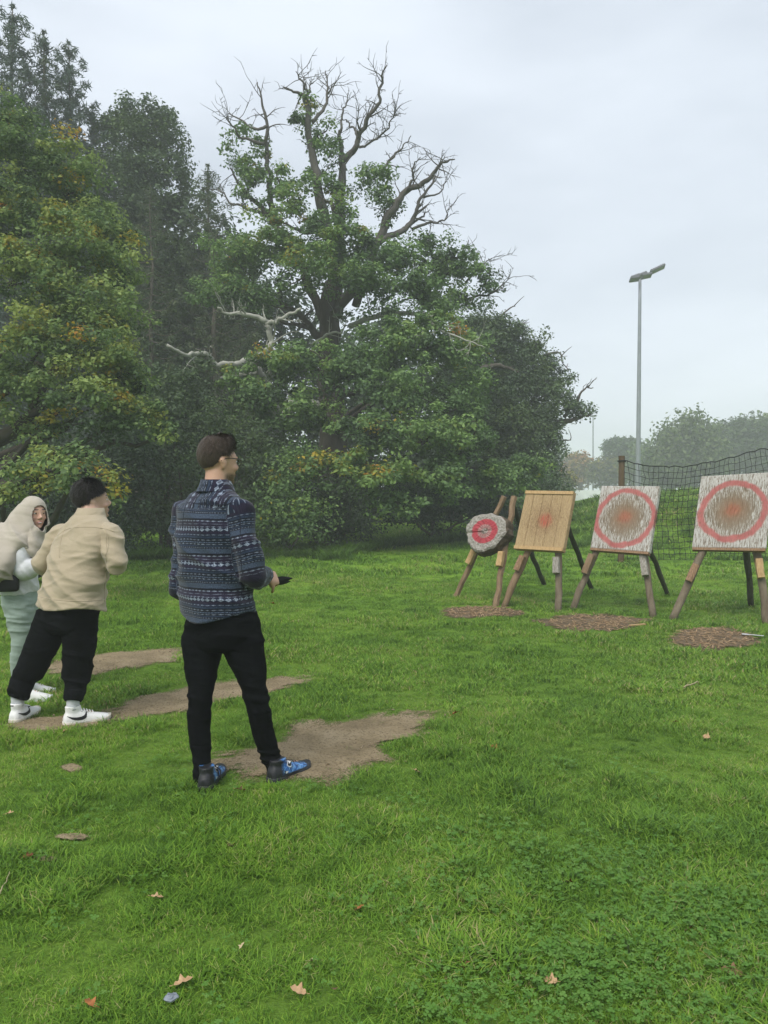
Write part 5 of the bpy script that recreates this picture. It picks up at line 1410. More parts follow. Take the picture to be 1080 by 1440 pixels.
for q, w, d_, e, s_ in (('R', None, None, None, 1), ('L', None, None, None, -1)):
    a, b, c = P['sh' + q], P['el' + q], P['wr' + q]; limb_t(mb, [a, (a + b) / 2, b, (b + c) / 2, c], [.05, .045, .036, .034, .026])
legR = [at(338, 862, 3.91), at(342, 905, 3.90), at(353, 948, 3.88), at(362, 988, 3.90), at(370, 1028, 3.94), at(381, 1065, 3.98), at(389, 1093, 4.00)]
legL = [at(288, 862, 3.97), at(285, 905, 3.97), at(283, 945, 3.93), at(281, 980, 3.91), at(280, 1015, 3.91), at(283, 1060, 3.90), at(287, 1107, 3.90)]
for lg in (legR, legL): limb_t(mb, lg, [.06, .085, .07, .05, .048, .036, .032])
knife_dir = unit(np.array([.82, .55, .04]))
hand_parts(mb, P['wrR'] + unit(P['wrR'] - P['elR']) * .012, unit(np.array([.45, .85, -.12])), np.array([-.75, .35, -.45]), -1, 1.05)
hand_parts(mb, P['wrL'], unit(np.array([.85, .45, 0])), np.array([.2, -.3, -.9]), 1, .6)
for (hl, tv) in ((heelR, (.59, .8)), (heelL, (.08, 1.0))):
    O, t_, s_, u_ = foot_frame(hl, tv); limb_t(mb, [O + t_ * .03 + u_ * .05, O + t_ * .12 + u_ * .05, O + t_ * .24 + u_ * .03], [.03, .032, .016])
body = finish_body(man, mb, hc, HM, hs, m_skin1); eyes(L1, HM, hs, man)

# shirt
sv = []
def hem1(th):
    # th 0 = his right side, pi/2 = front, pi = left, 3pi/2 = back.  long tails, high at the sides
    return -.055 * (np.cos(2 * (th - np.pi / 2)) * .5 + .5) ** .8 + .045
T1 = [(868, 307, .205, .150), (840, 304, .205, .150), (800, 300, .200, .146), (765, 298, .205, .142), (738, 297, .208, .136), (720, 297, .205, .122), (709, 298, .190, .108), (700, 299, .160, .096), (693, 301, .118, .086), (688, 302, .085, .076), (684, 303, .062, .064)]
mb = MB(); rings_ = []
rings_ += [ell_ring(at(308, 893, d1), rx, fx, .214, .158, 48, 2.25)]
for i, (y, cx, a, b) in enumerate(T1): rings_.append(ell_ring(at(cx, y, d1), rx, fx, a, b, 48, 2.25))
mb.rings(rings_)
for q in 'RL':
    a, b, c = P['sh' + q], P['el' + q], P['wr' + q]; inn = a + (at(298, 716, d1) - a) * .35
    limb_t(mb, [inn, a + np.array([0, 0, -.006]), a + (b - a) * .5, b, b + (c - b) * .5, c - (c - b) * .04], [.052, .066, .064, .058, .055, .046], 22)
shirt_me = remesh(mb, .0075, 4, 'shirt')
V = get_v(shirt_me)
def seg_t(V, a, b):
    ab = b - a; t_ = np.clip(((V - a) @ ab) / np.dot(ab, ab), 0, 1); return t_, np.linalg.norm(V - (a + t_[:, None] * ab), axis=1)
pu = np.zeros(len(V)); pv = np.zeros(len(V)); reg = np.zeros(len(V))
c_t = at(299, 780, d1); loc = (V - c_t) @ Bm
ang_t = np.arctan2(loc[:, 1], loc[:, 0]); pu = ang_t * .19; pv = V[:, 2].copy()
# sleeves
for q in 'RL':
    a, b, c = P['sh' + q], P['el' + q], P['wr' + q]
    ta, da = seg_t(V, a, b); tb, db = seg_t(V, b, c); LA, LB = np.linalg.norm(b - a), np.linalg.norm(c - b)
    s_al = np.where(da < db, ta * LA, LA + tb * LB); dmin = np.minimum(da, db)
    sgn = 1 if q == 'R' else -1
    on = (dmin < .078) & ((sgn * loc[:, 0] > .172) | (V[:, 2] < b[2] + .02) & (dmin < .066) & (loc[:, 1] > .05) )
    on |= (dmin < .07) & (sgn * loc[:, 0] > .15) & (V[:, 2] < a[2] - .12) & (sgn * loc[:, 0] > .185 - .0 * loc[:, 1])
    def ang_about(o, ax):
        e1 = unit(np.cross(ax, [.3, -.2, 1.0] if abs(ax[2]) < .7 else [0, 1, .3])); e2 = np.cross(ax, e1); w = V - o; return np.arctan2(w @ e1, w @ e2)
    pu = np.where(on, np.where(da < db, ang_about(a, unit(b - a)) * .066, ang_about(b, unit(c - b)) * .058), pu); pv = np.where(on, 1.30 - s_al, pv); reg = np.where(on, 1, reg)
yoke = (reg == 0) & (V[:, 2] > 1.425 + .02 * np.sin(ang_t))
pv = np.where(yoke, loc[:, 0] * 1.0 + loc[:, 1] * .15, pv); pu = np.where(yoke, V[:, 2] * 1.0, pu); reg = np.where(yoke, .5, reg)
set_attr(shirt_me, 'pat', np.stack([pu, pv, reg], -1))
up_m = lambda V: np.ones(len(V))
folds(shirt_me, .026, [([[4, 0, 7], [0, 4, 5], [3, 0, 3]], 3, .8), ([[2, 2, 13], [5, 0, 4], [0, 5, 3]], 9, .6), ([[9, 4, 3], [2, 7, 2], [3, 3, 3]], 14, .4)])
hz1 = at(307, 868, d1)
def hemz1(V):
    l_ = (V - hz1) @ Bm; return hz1[2] + hem1(np.arctan2(l_[:, 1], l_[:, 0]) % (2 * np.pi))
trim(shirt_me, hemz1, lambda V: V[:, 2] < hz1[2] + .08)
m_shirt, nt_, b_, o_ = new_mat('patterned_navy_cloth'); t = NT(nt_)
pat = t.attr('pat').outputs['Vector']; X, Y, Z = t.sep(pat)
wob = t.math('MULTIPLY', t.math('SUBTRACT', t.noise(t.obj_co(), 9, 2), .5), .012)
fv = t.math('FRACT', t.math('DIVIDE', t.math('ADD', t.math('ADD', Y, wob), 3.0), .172))
NAVY, DNV, PUR, GRY, MID, LGT = (.008, .013, .032), (.004, .006, .013), (.014, .012, .028), (.040, .057, .090), (.018, .030, .056), (.22, .26, .33)
basec = t.ramp(fv, [(0, NAVY), (.10, PUR), (.30, DNV), (.36, GRY), (.50, DNV), (.555, MID), (.60, DNV), (.66, MID), (.71, DNV), (.80, MID), (.86, NAVY), (.93, PUR)], 'CONSTANT')
uu = t.math('DIVIDE', t.math('ADD', X, 3.0), .031)
tri = t.math('ABSOLUTE', t.math('SUBTRACT', t.math('FRACT', uu), .5))                       # 0 at the middle of a figure, .5 between two
def row(c, h): return t.math('SUBTRACT', 1.0, t.math('DIVIDE', t.math('ABSOLUTE', t.math('SUBTRACT', fv, c)), h), clamp=True)
rows = None
for (c_, h_, k_, fr_) in ((.05, .058, 1.0, 1), (.125, .018, .6, 1), (.205, .014, .45, .5), (.29, .022, .8, 1), (.53, .016, .55, 2), (.63, .018, .65, 1), (.685, .014, .45, 2), (.755, .02, .6, 1), (.90, .018, .6, 1)):
    tr_ = tri if fr_ == 1 else t.math('ABSOLUTE', t.math('SUBTRACT', t.math('FRACT', t.math('MULTIPLY', uu, fr_)), .5))
    dm = t.math('GREATER_THAN', t.math('SUBTRACT', row(c_, h_), t.math('MULTIPLY', tr_, 1.9)), .05); dm = t.math('MULTIPLY', dm, k_)
    rows = dm if rows is None else t.math('MAXIMUM', rows, dm)
fleck = t.ramp(t.noise(t.mapping(pat, (130, 60, 1)), 1.0, 3, .7), [(.35, .35), (.6, 1.0)])
cc = t.mix(t.math('MULTIPLY', rows, fleck), basec, LGT)
melange = t.ramp(t.noise(t.mapping(pat, (260, 120, 1)), 1.0, 2), [(.35, .6), (.65, 1.35)])
cc = t.mix(1.0, cc, melange, 'MULTIPLY')
t.link(cc, b_.inputs['Base Color']); b_.inputs['Roughness'].default_value = .85; b_.inputs['Specular IOR Level'].default_value = .15; b_.inputs['Sheen Weight'].default_value = .15
t.bump(t.noise(t.obj_co(), 300, 2), .2, .006, b_)
shirt = obj('shirt', shirt_me, m_shirt, man); m_seam1 = mat_simple('navy_seam', (.012, .016, .03), .9)
sm_ = shirt.modifiers.new('cloth', 'SOLIDIFY'); sm_.thickness = .004; sm_.offset = -1
# collar and cuffs
def band(rings_, name, mat, parent, th=.006, pat=None):
    n = len(rings_[0]); out = [r.mean(0) + (r - r.mean(0)) * (1 + th / .06) for r in rings_]; inn = rings_[::-1]
    mb = MB(); mb.rings(out + inn + out[:1], cap=False); me = mb.mesh(name, True)
    if pat is not None: set_attr(me, 'pat', pat(get_v(me)))
    return obj(name, me, mat, parent)
cpat = lambda V: np.stack([V[:, 2], ((V - c_t) @ Bm)[:, 0] * 1.0 + .02, np.zeros(len(V))], -1)
band([ell_ring(at(303, 691, d1) + fx * .0, rx, fx, .093, .090, 32), ell_ring(at(304, 684, d1), rx, fx, .079, .080, 32), ell_ring(at(304, 674.5, d1) - np.array([0, 0, 0]), rx, fx, .068, .072, 32, 2, lambda th: -.016 * (np.sin(th) > 0) * np.sin(th))], 'collar', m_shirt, shirt, .006, cpat)
for px_ in ([(262, 706), (285, 709), (310, 710), (333, 706)], [(332, 706), (337, 725), (338, 745), (335, 765)], [(338, 770), (340, 800), (340, 830), (337, 850)], [(262, 708), (258, 725), (257, 745)]): seam(shirt, px_, m_seam1, .0018)
# jeans
m_jean = mat_cloth('black_denim', (.0055, .0065, .0075), (.003, .0035, .004), .95, 500, .3, .0)
mb = MB()
mb.rings([ell_ring(at(cx, y, d1), rx, fx, a, b, 40, 2.4) for (y, cx, a, b) in ((914, 313, .10, .085), (906, 313, .165, .12), (888, 313, .198, .142), (868, 311, .198, .142), (850, 309, .18, .132), (835, 307, .16, .12))])
limb_t(mb, legR, [.085, .110, .079, .060, .055, .047, .045], 24, 6); limb_t(mb, legL, [.085, .110, .081, .060, .058, .048, .046], 24, 6)
je = remesh(mb, .0075, 4, 'trousers')
kz = lambda V: .25 + .9 * np.exp(-((V[:, 2] - .47) / .10) ** 2) + .9 * np.exp(-((V[:, 2] - .09) / .09) ** 2) + .5 * np.exp(-((V[:, 2] - .80) / .08) ** 2)
folds(je, .014, [([[2, 2, 26], [4, 0, 5], [0, 4, 3]], 21, 1.0), ([[5, 2, 14], [0, 6, 5], [3, 3, 3]], 27, .6)], kz)
obj('trousers', je, m_jean, man)
# shoes
m_blueshoe, nt_, b_, o_ = new_mat('black_shoe_with_blue_splashes'); t = NT(nt_)
n1 = t.noise(t.obj_co(), 26, 4, .7, 1.5); n2 = t.noise(t.mapping(t.obj_co(), (1, 1, 1), (3, 5, 1)), 40, 4, .7, 1.0)
fc = t.sep(t.attr('shoe').outputs['Vector'])
c = t.ramp(n1, [(.34, (.012, .013, .016)), (.43, (.015, .06, .20)), (.52, (.03, .16, .46)), (.60, (.20, .40, .66)), (.64, (.02, .07, .24)), (.72, (.02, .02, .03))])
c = t.mix(t.ramp(n2, [(.55, 0.0), (.60, 1.0)]), c, (.014, .015, .02))
pan = t.math('MULTIPLY', t.ramp(fc[0], [(.045, 0.0), (.06, 1.0), (.225, 1.0), (.24, 0.0)]), t.ramp(fc[2], [(.030, 0.0), (.036, 1.0)]))
pan = t.math('MULTIPLY', pan, t.ramp(t.math('ABSOLUTE', fc[1]), [(.016, 0.0), (.022, 1.0)]))
c = t.mix(pan, (.013, .014, .017), c)
t.link(c, b_.inputs['Base Color']); b_.inputs['Roughness'].default_value = .45; t.bump(t.noise(t.obj_co(), 200, 2), .2, .005, b_)
m_bsole = mat_simple('dark_rubber', (.035, .037, .042), .7, (.02, .021, .025), 30)
m_blk = mat_simple('black_mark', (.012, .012, .014), .5); m_wht = mat_simple('white_mark', (.70, .72, .74), .5); m_blace = mat_simple('black_lace', (.012, .012, .013), .8)
for (hl, tv, sd) in ((heelR, (.59, .8), 1), (heelL, (.08, 1.0), 1)):
    sh, fr = shoe(hl, tv, .29, m_blueshoe, m_bsole, man, .01)
    Vs = get_v(sh.data); O, t_, s_, u_, k = fr; set_attr(sh.data, 'shoe', np.stack([(Vs - O) @ t_ / k, (Vs - O) @ s_, (Vs - O) @ u_], -1))
    decal(sh, fr, [(.085, .075), (.10, .088), (.118, .092), (.128, .080)], [(.085, .073), (.10, .062), (.112, .060), (.126, .078)], m_wht, 'side_mark_outline', 1, .0018)
    decal(sh, fr, [(.090, .075), (.102, .083), (.116, .086), (.124, .079)], [(.090, .074), (.102, .067), (.112, .066), (.123, .078)], m_blk, 'side_mark', 1, .0034)
    decal(sh, fr, [(.070, .046), (.080, .048), (.090, .044)], [(.070, .038), (.080, .036), (.090, .042)], m_wht, 'white_fleck', 1, .0018, 8)
    lace(fr, sh, m_blace, .10, .18, .088, .062, 5)
O, t_, s_, u_, k = fr
MB().tube(catmull([O + t_ * .08 + s_ * .035 + u_ * .10, O + t_ * .07 + s_ * .065 + u_ * .085, O + t_ * .06 + s_ * .068 + u_ * .05, O + t_ * .09 + s_ * .056 + u_ * .04, O + t_ * .10 + s_ * .04 + u_ * .08], 4), .003, 6).build('lace_loop', m_blace, sh, True)
# hair, glasses
m_hair1 = mat_hair('dark_brown_hair', (.016, .012, .010), (.17, .115, .078))
def line1(az):
    c_ = math.cos(az); s2 = abs(math.sin(az)); el = np.interp(abs((az + math.pi) % (2 * math.pi) - math.pi), [0, .5, .95, 1.25, 1.5, 1.75, 1.95, 2.3, 2.8, 3.15], [.52, .50, .40, .14, .06, .0, -.42, -.68, -.76, -.78]); return float(el)
def thick1(az, el):
    up_ = smoothstep(.1, 1.0, el); fr_ = max(0, math.cos(az)); return float(.006 + .013 * up_ + .008 * fr_ * smoothstep(.2, .7, el))
def lift1(az, el, f):
    q = max(0, math.cos(az)) ** 2 * float(smoothstep(.25, .75, el)) * float(1 - smoothstep(1.1, 1.5, el)); return np.array([.008 * q, .012 * q, .006 * q])
hair_cap('hair', hc, HM, hs, line1, thick1, m_hair1, man, 1, lift1)
m_spec = mat_simple('dark_tortoise_frame', (.03, .02, .014), .35); m_glass = mat_simple('spectacle_lens', (.30, .34, .36), .08)
mb = MB(); mb.tube(catmull([L1(.030, .108, .014), L1(.062, .098, .018), L1(.077, .06, .020), L1(.084, .005, .018), L1(.086, -.03, .002)], 4), .0024 * hs, 6)
mb.tube(catmull([L1(-.030, .108, .014), L1(-.062, .098, .018), L1(-.077, .06, .020), L1(-.084, .005, .018), L1(-.086, -.03, .002)], 4), .0024 * hs, 6)
mb.tube([L1(-.012, .111, .012), L1(0, .114, .014), L1(.012, .111, .012)], .002, 6)
gl = mb.build('glasses', m_spec, man, True)
for q in (-1, 1):
    ring_ = [L1(q * .034 + .024 * math.cos(a), .110 - .010 * abs(.034 * q + .024 * math.cos(a)) / .058, .006 + .019 * math.sin(a)) for a in np.linspace(0, 2 * np.pi, 25)]
    MB().tube(ring_, .0020, 6).build('rim', m_spec, gl, True)
# throwing knives in his right hand
m_knife = mat_simple('black_steel', (.018, .019, .02), .4, metal=.5)
kb = P['wrR'] + unit(P['wrR'] - P['elR']) * .085 + np.array([.0, .0, -.012])
for i, (az_, dz_, off_) in enumerate(((0, .03, .0), (R(9), -.05, -.009))):
    kd = unit(np.array([.80 * math.cos(az_) - .58 * math.sin(az_), .58 * math.cos(az_) + .80 * math.sin(az_), dz_])); sd = unit(np.cross(kd, [0, 0, 1])); upv = np.cross(sd, kd)
    pr = [(-.10, .008), (-.095, .011), (-.02, .009), (.0, .012), (.03, .016), (.07, .017), (.105, .011), (.135, .001)]
    c0_ = kb + np.array([0, 0, off_])
    rg = [[c0_ + kd * x + upv * w * a_ + sd * .0022 * b_ for a_, b_ in ((1, 0), (0, 1), (-1, 0), (0, -1))] for x, w in pr]
    kt = thing('throwing_knife', ['upper black throwing knife held in the right hand of the patterned-shirt man', 'lower black throwing knife held in the right hand of the patterned-shirt man'][i], 'knife', tuple(c0_), 'knives held in the hand')
    MB().rings(rg[3:]).build('blade', m_knife, kt); MB().rings(rg[:4]).build('handle', m_knife, kt)

# ================================================================== the man in the beige overshirt
m_skin2 = mat_skin('light_warm_skin', (.53, .335, .245), (.02, .014, .011), .25)
yaw2 = R(30); B2 = frame(yaw2); rx, fx = B2[:, 0], B2[:, 1]
h2R, h2L = gp(90, 1021), gp(18, 1018); tR, tL = (.80, .55), (.10, 1.0)
ank2 = [foot_frame(h_, t_)[0] + foot_frame(h_, t_)[1] * .058 + np.array([0, 0, .165]) for h_, t_ in ((h2R, tR), (h2L, tL))]
man2 = thing('person', 'dark-haired man in beige overshirt and black joggers leaning forward mid-throw', 'person', tuple((h2R + h2L) / 2))
hc2 = at(130, 705, 5.10); HM2 = frame(R(58), R(4), R(4)); hs2 = 1.03
P2 = dict(shR=at(155, 751, 4.93), elR=at(163, 798, 4.86), wrR=at(150, 768, 5.06), shL=at(85, 752, 5.08), elL=at(61, 793, 5.06), wrL=at(84, 806, 5.25))
TB = [(852, 100, 4.93, .236, .170), (825, 103, 4.93, .226, .166), (795, 110, 4.95, .212, .158), (768, 117, 4.98, .212, .148), (752, 120, 5.0, .208, .134), (741, 122, 5.01, .190, .118), (734, 123, 5.02, .160, .106), (728, 124, 5.03, .125, .094), (723, 126, 5.04, .090, .082), (719, 127, 5.05, .062, .066)]
mb = MB(); L2 = head_parts(mb, hc2, HM2, hs2)
limb_t(mb, [at(128, 703, 5.09), at(127, 714, 5.06), at(125, 726, 5.03)], [.054, .056, .066])
mb.rings([ell_ring(at(cx, y, d), rx, fx, a * .8, b * .8, 30, 2.2) for (y, cx, d, a, b) in [(874, 96, 4.95, .16, .13)] + TB[:-1]])
for q in 'RL':
    a, b, c = P2['sh' + q], P2['el' + q], P2['wr' + q]; limb_t(mb, [a, (a + b) / 2, b, (b + c) / 2, c], [.05, .045, .036, .034, .026])
leg2R = [at(113, 864, 4.93), at(112, 895, 4.93), at(110, 925, 4.94), at(108, 950, 4.95), ank2[0]]
leg2L = [at(76, 864, 4.98), at(64, 895, 4.98), at(51, 925, 4.99), at(38, 950, 5.0), ank2[1]]
for lg, (h_, t_) in ((leg2R, (h2R, tR)), (leg2L, (h2L, tL))): limb_t(mb, list(lg) + [lg[-1] + np.array([0, 0, -.11])], [.08, .075, .055, .048, .036, .032])
hand_parts(mb, P2['wrR'], unit(np.array([.3, .6, .6])), np.array([.3, .3, -.8]), -1, .5); hand_parts(mb, P2['wrL'], unit(np.array([.7, .6, -.1])), np.array([0, -.2, -.9]), 1, .6)
for (hl, tv) in ((h2R, tR), (h2L, tL)):
    O, t_, s_, u_ = foot_frame(hl, tv); limb_t(mb, [O + t_ * .04 + u_ * .05, O + t_ * .12 + u_ * .05, O + t_ * .23 + u_ * .03], [.03, .032, .016])
finish_body(man2, mb, hc2, HM2, hs2, m_skin2); eyes(L2, HM2, hs2, man2)
m_beige = mat_cloth('beige_twill', (.40, .335, .235), (.35, .29, .20), .85, 350, .25, .2, 4)
mb = MB(); rg = []
hem2 = lambda th: -.030 * (np.cos(2 * (th - np.pi / 2)) * .5 + .5) + .016 - .05 * np.maximum(0, np.cos(th - .5)) ** 4 
rg.append(ell_ring(at(98, 876, 4.93), rx, fx, .238, .175, 48, 2.25))
for i, (y, cx, d, a, b) in enumerate(TB): rg.append(ell_ring(at(cx, y, d), rx, fx, a * .97, b * .97, 48, 2.25))
mb.rings(rg)
for q in 'RL':
    a, b, c = P2['sh' + q], P2['el' + q], P2['wr' + q]; inn = a + (at(121, 748, 5.0) - a) * .35
    limb_t(mb, [inn, a + np.array([0, 0, -.004]), a + (b - a) * .5, b, b + (c - b) * .5, c], [.052, .068, .068, .060, .056, .046], 22)
os_ = remesh(mb, .0075, 4, 'overshirt')
dg1 = unit(rx * .55 + np.array([0, 0, .8])); dg2 = unit(rx * -.35 + np.array([0, 0, .9]))
folds(os_, .026, [([dg1 * 11, rx * 2.6, fx * 3], 5, .9), ([dg2 * 17, rx * 2.5, fx * 4], 8, .45), ([[2, 2, 22], [5, 2, 3], [0, 5, 3]], 12, .3)], lambda V: .35 + .65 * (1 - smoothstep(1.20, 1.38, V[:, 2])))
hz2 = at(100, 851, 4.93)
def hemz2(V):
    l_ = (V - hz2) @ B2; return hz2[2] + hem2(np.arctan2(l_[:, 1], l_[:, 0]) % (2 * np.pi))
trim(os_, hemz2, lambda V: V[:, 2] < hz2[2] + .06)
ovs = obj('overshirt', os_, m_beige, man2); sm_ = ovs.modifiers.new('cloth', 'SOLIDIFY'); sm_.thickness = .004; sm_.offset = -1
band([ell_ring(at(126, 726, 5.04), rx, fx, .098, .092, 32), ell_ring(at(127, 721, 5.045), rx, fx, .084, .084, 32), ell_ring(at(128, 714, 5.05), rx, fx, .072, .075, 32)], 'collar', m_beige, ovs, .007)
for px_ in ([(80, 754), (95, 744), (120, 741), (145, 743), (161, 748)], [(56, 839), (75, 843), (100, 845), (125, 845), (147, 843)], [(149, 752), (150, 775), (149, 800), (147, 825), (147, 846)], [(147, 742), (152, 755), (152, 770), (148, 782)], [(92, 742), (87, 755), (84, 770), (84, 784)]): seam(ovs, px_, m_beige)
m_jog = mat_cloth('black_jogger', (.0065, .0075, .008), (.004, .0045, .005), .9, 300, .3, .0)
mb = MB(); mb.rings([ell_ring(at(cx, y, 4.95), rx, fx, a, b, 40, 2.4) for (y, cx, a, b) in ((890, 94, .11, .09), (882, 95, .165, .13), (866, 97, .200, .15), (848, 100, .205, .15), (830, 102, .18, .13))])
limb_t(mb, leg2R, [.112, .110, .096, .088, .056], 24, 6); limb_t(mb, leg2L, [.108, .106, .094, .086, .056], 24, 6)
jo = remesh(mb, .0075, 4, 'joggers')
folds(jo, .022, [([[3, 2, 17], [4, 0, 4], [0, 4, 3]], 41, .9), ([[7, 2, 5], [0, 6, 5], [3, 3, 3]], 47, .5)], lambda V: .4 + .9 * np.exp(-((V[:, 2] - .2) / .12) ** 2))
jg = obj('joggers', jo, m_jog, man2)
m_sock = mat_cloth('pale_grey_sock', (.55, .57, .60), None, .9, 200, .4); m_white = mat_simple('white_leather', (.74, .74, .73), .45, (.68, .68, .66), 6, .1, 120); m_cream = mat_simple('cream_rubber', (.60, .56, .47), .6, (.50, .46, .38), 20)
for i, (hl, tv, lg) in enumerate(((h2R, tR, leg2R), (h2L, tL, leg2L))):
    sh, fr = shoe(hl, tv, .29, m_white, m_cream, man2, .022, .047); O, t_, s_, u_, k = fr
    for sd in (1, -1): decal(sh, fr, SWU, SWL, m_blk, 'side_swoosh', sd)
    lace(fr, sh, m_white, .085, .175, .105, .070, 6)
    an = O + t_ * .056; mb = MB(); limb_t(mb, [an + u_ * .10, an + u_ * .15, an + u_ * .20], [.038, .040, .040]); mb.build('sock', m_sock, man2, True)
    cf = lg[-1]; dn = unit(lg[-1] - lg[-2]); mb = MB(); limb_t(mb, [cf - dn * .05, cf - dn * .02, cf + dn * .014], [.064, .062, .052], 22); mb.build('cuff', m_jog, jg, True)
for j in range(4): MB().box(O - t_ * .0075 + u_ * .118 + s_ * (j - 1.5) * .006, .0036, .004, .007).build('heel_lettering', m_blk, sh)
m_hair2 = mat_hair('black_brown_hair', (.008, .007, .007), (.06, .05, .044))
def line2(az): return float(np.interp(abs((az + math.pi) % (2 * math.pi) - math.pi), [0, .5, .95, 1.25, 1.5, 1.75, 1.95, 2.3, 2.8, 3.15], [.50, .46, .34, .26, .24, .10, -.36, -.80, -.92, -.95]))
def thick2(az, el): return float(.009 + .013 * smoothstep(.0, .9, el) + .015 * max(0, -math.cos(az)) * smoothstep(-.7, .1, el) * (1 - .3 * smoothstep(.5, 1.3, el)))
hair_cap('hair', hc2, HM2, hs2, line2, thick2, m_hair2, man2, 5, None, 6000, 2.0)

# ================================================================== the woman in the headscarf
m_skin3 = mat_skin('warm_skin', (.62, .37, .27), (.02, .014, .012), 0, (.50, .16, .15))
h3A, h3B = gp(24, 987), gp(30, 977); t3 = (.97, .22)
wom = thing('person', 'smiling woman in pale headscarf and sage trousers at the left edge', 'person', tuple((h3A + h3B) / 2))
dw = 5.56; yb = R(88); B3 = frame(yb); rx, fx = B3[:, 0], B3[:, 1]
hc3 = at(48, 722, 5.56); HM3 = frame(R(128), R(-4), R(0)); hs3 = .93
P3 = dict(shR=at(30, 762, 5.42), elR=at(29, 802, 5.40), wrR=at(56, 796, 5.40), shL=at(34, 762, 5.72), elL=at(40, 800, 5.74), wrL=at(58, 770, 5.66))
mb = MB(); L3 = head_parts(mb, hc3, HM3, hs3, .9)
limb_t(mb, [at(46, 725, 5.56), at(42, 742, 5.56), at(38, 755, 5.56)], [.05, .05, .06])
mb.rings([ell_ring(at(cx, y, dw), rx, fx, a, b, 28, 2.2) for (y, cx, a, b) in ((850, 28, .12, .09), (830, 28, .155, .105), (800, 29, .13, .09), (770, 32, .15, .09), (757, 35, .12, .08), (748, 38, .06, .06))])
for q in 'RL':
    a, b, c = P3['sh' + q], P3['el' + q], P3['wr' + q]; limb_t(mb, [a, (a + b) / 2, b, (b + c) / 2, c], [.042, .038, .032, .029, .023])
legA = [at(27, 845, 5.50), at(28, 870, 5.48), at(30, 900, 5.47), at(26, 930, 5.48), at(28, 968, 5.50)]; legB = [at(32, 845, 5.64), at(36, 870, 5.63), at(38, 900, 5.62), at(36, 930, 5.62), at(35, 962, 5.65)]
for lg in (legA, legB): limb_t(mb, lg, [.085, .072, .05, .046, .034])
hand_parts(mb, P3['wrR'], unit(np.array([.95, .1, .25])), np.array([0, .9, -.2]), -1, .6, .9); hand_parts(mb, P3['wrL'], unit(np.array([.3, -.1, .9])), np.array([-.3, -.6, .2]), 1, .7, .9)
for (hl) in (h3A, h3B):
    O, t_, s_, u_ = foot_frame(hl, t3); limb_t(mb, [O + t_ * .03 + u_ * .05, O + t_ * .10 + u_ * .05, O + t_ * .19 + u_ * .03], [.028, .03, .014])
finish_body(wom, mb, hc3, HM3, hs3, m_skin3); eyes(L3, HM3, hs3, wom)
mb = MB(); ellipsoid(mb, L3(0, .0955, -.064), HM3, np.array([.0165, .004, .0042]) * hs3, 12, 7); mb.build('teeth', m_eye, wom, True)
m_wht_cloth = mat_cloth('white_cotton', (.66, .67, .68), (.56, .58, .60), .85)
mb = MB(); mb.rings([ell_ring(at(cx, y, dw), rx, fx, a, b, 32, 2.2) for (y, cx, a, b) in ((832, 28, .165, .112), (815, 28, .165, .115), (795, 29, .155, .108), (772, 31, .165, .105), (758, 34, .14, .09), (748, 38, .075, .07))])
for q in 'RL':
    a, b, c = P3['sh' + q], P3['el' + q], P3['wr' + q]; limb_t(mb, [a, a + (b - a) * .5, b, b + (c - b) * .5, c], [.062, .066, .070, .066, .042], 20)
tp = remesh(mb, .008, 3, 'top'); folds(tp, .02, [([[14, 3, 9], [3, 6, 4], [4, 3, 3]], 61, 1.0)]); obj('top', tp, m_wht_cloth, wom)
m_sage = mat_cloth('sage_green_cloth', (.265, .335, .285), (.23, .295, .25), .8, 400, .2)
mb = MB(); mb.rings([ell_ring(at(cx, y, dw), rx, fx, a, b, 36, 2.3) for (y, cx, a, b) in ((866, 30, .13, .09), (852, 29, .158, .110), (836, 28, .160, .110), (818, 28, .140, .100), (806, 29, .13, .095))])
limb_t(mb, legA, [.098, .090, .066, .058, .044], 22, 6); limb_t(mb, legB, [.095, .088, .064, .056, .044], 22, 6)
tr3 = remesh(mb, .0075, 4, 'trousers'); folds(tr3, .012, [([[3, 3, 30], [9, 0, 5], [0, 9, 3]], 71, 1.0)], lambda V: .3 + np.exp(-((V[:, 2] - .55) / .16) ** 2)); obj('trousers', tr3, m_sage, wom)
for hl in (h3A, h3B):
    sh, fr = shoe(hl, t3, .235, m_white, m_wht, wom, .012, .040); lace(fr, sh, m_white, .10, .18, .088, .062, 5)
# headscarf
m_scarf = mat_cloth('pale_oatmeal_scarf', (.425, .385, .32), (.375, .335, .275), .85, 300, .2, .2, 5, .12)
mb = MB(); ellipsoid(mb, L3(0, -.016, .024), HM3, np.array([.094, .122, .112]) * hs3, 26, 16); ellipsoid(mb, L3(.0, .03, -.02), HM3, np.array([.090, .086, .108]) * hs3, 24, 14)
mb.rings([ell_ring(at(cx, y, dd), unit(np.array([1, .1, 0])), np.array([-.1, 1, 0]), a, b, 36, pw) for (y, cx, dd, a, b, pw) in ((827, 5, 5.44, .02, .12, 3), (815, 7, 5.46, .060, .21, 3), (802, 11, 5.48, .095, .25, 3.2), (788, 15, 5.50, .125, .27, 3.2), (772, 18, 5.53, .138, .26, 3), (759, 23, 5.55, .155, .225, 2.6), (748, 28, 5.56, .160, .18, 2.4), (738, 34, 5.56, .148, .145, 2.2), (728, 39, 5.56, .130, .12, 2.2), (718, 42, 5.56, .112, .105, 2), (708, 44, 5.56, .08, .08, 2))])
mb.rings([ell_ring(at(cx, y, dd), rx, fx, a, b, 30, 2.2) for (y, cx, dd, a, b) in ((786, 47, 5.46, .05, .035), (775, 47, 5.47, .075, .05), (760, 47, 5.49, .085, .06), (746, 49, 5.51, .075, .058), (737, 50, 5.53, .05, .05))])
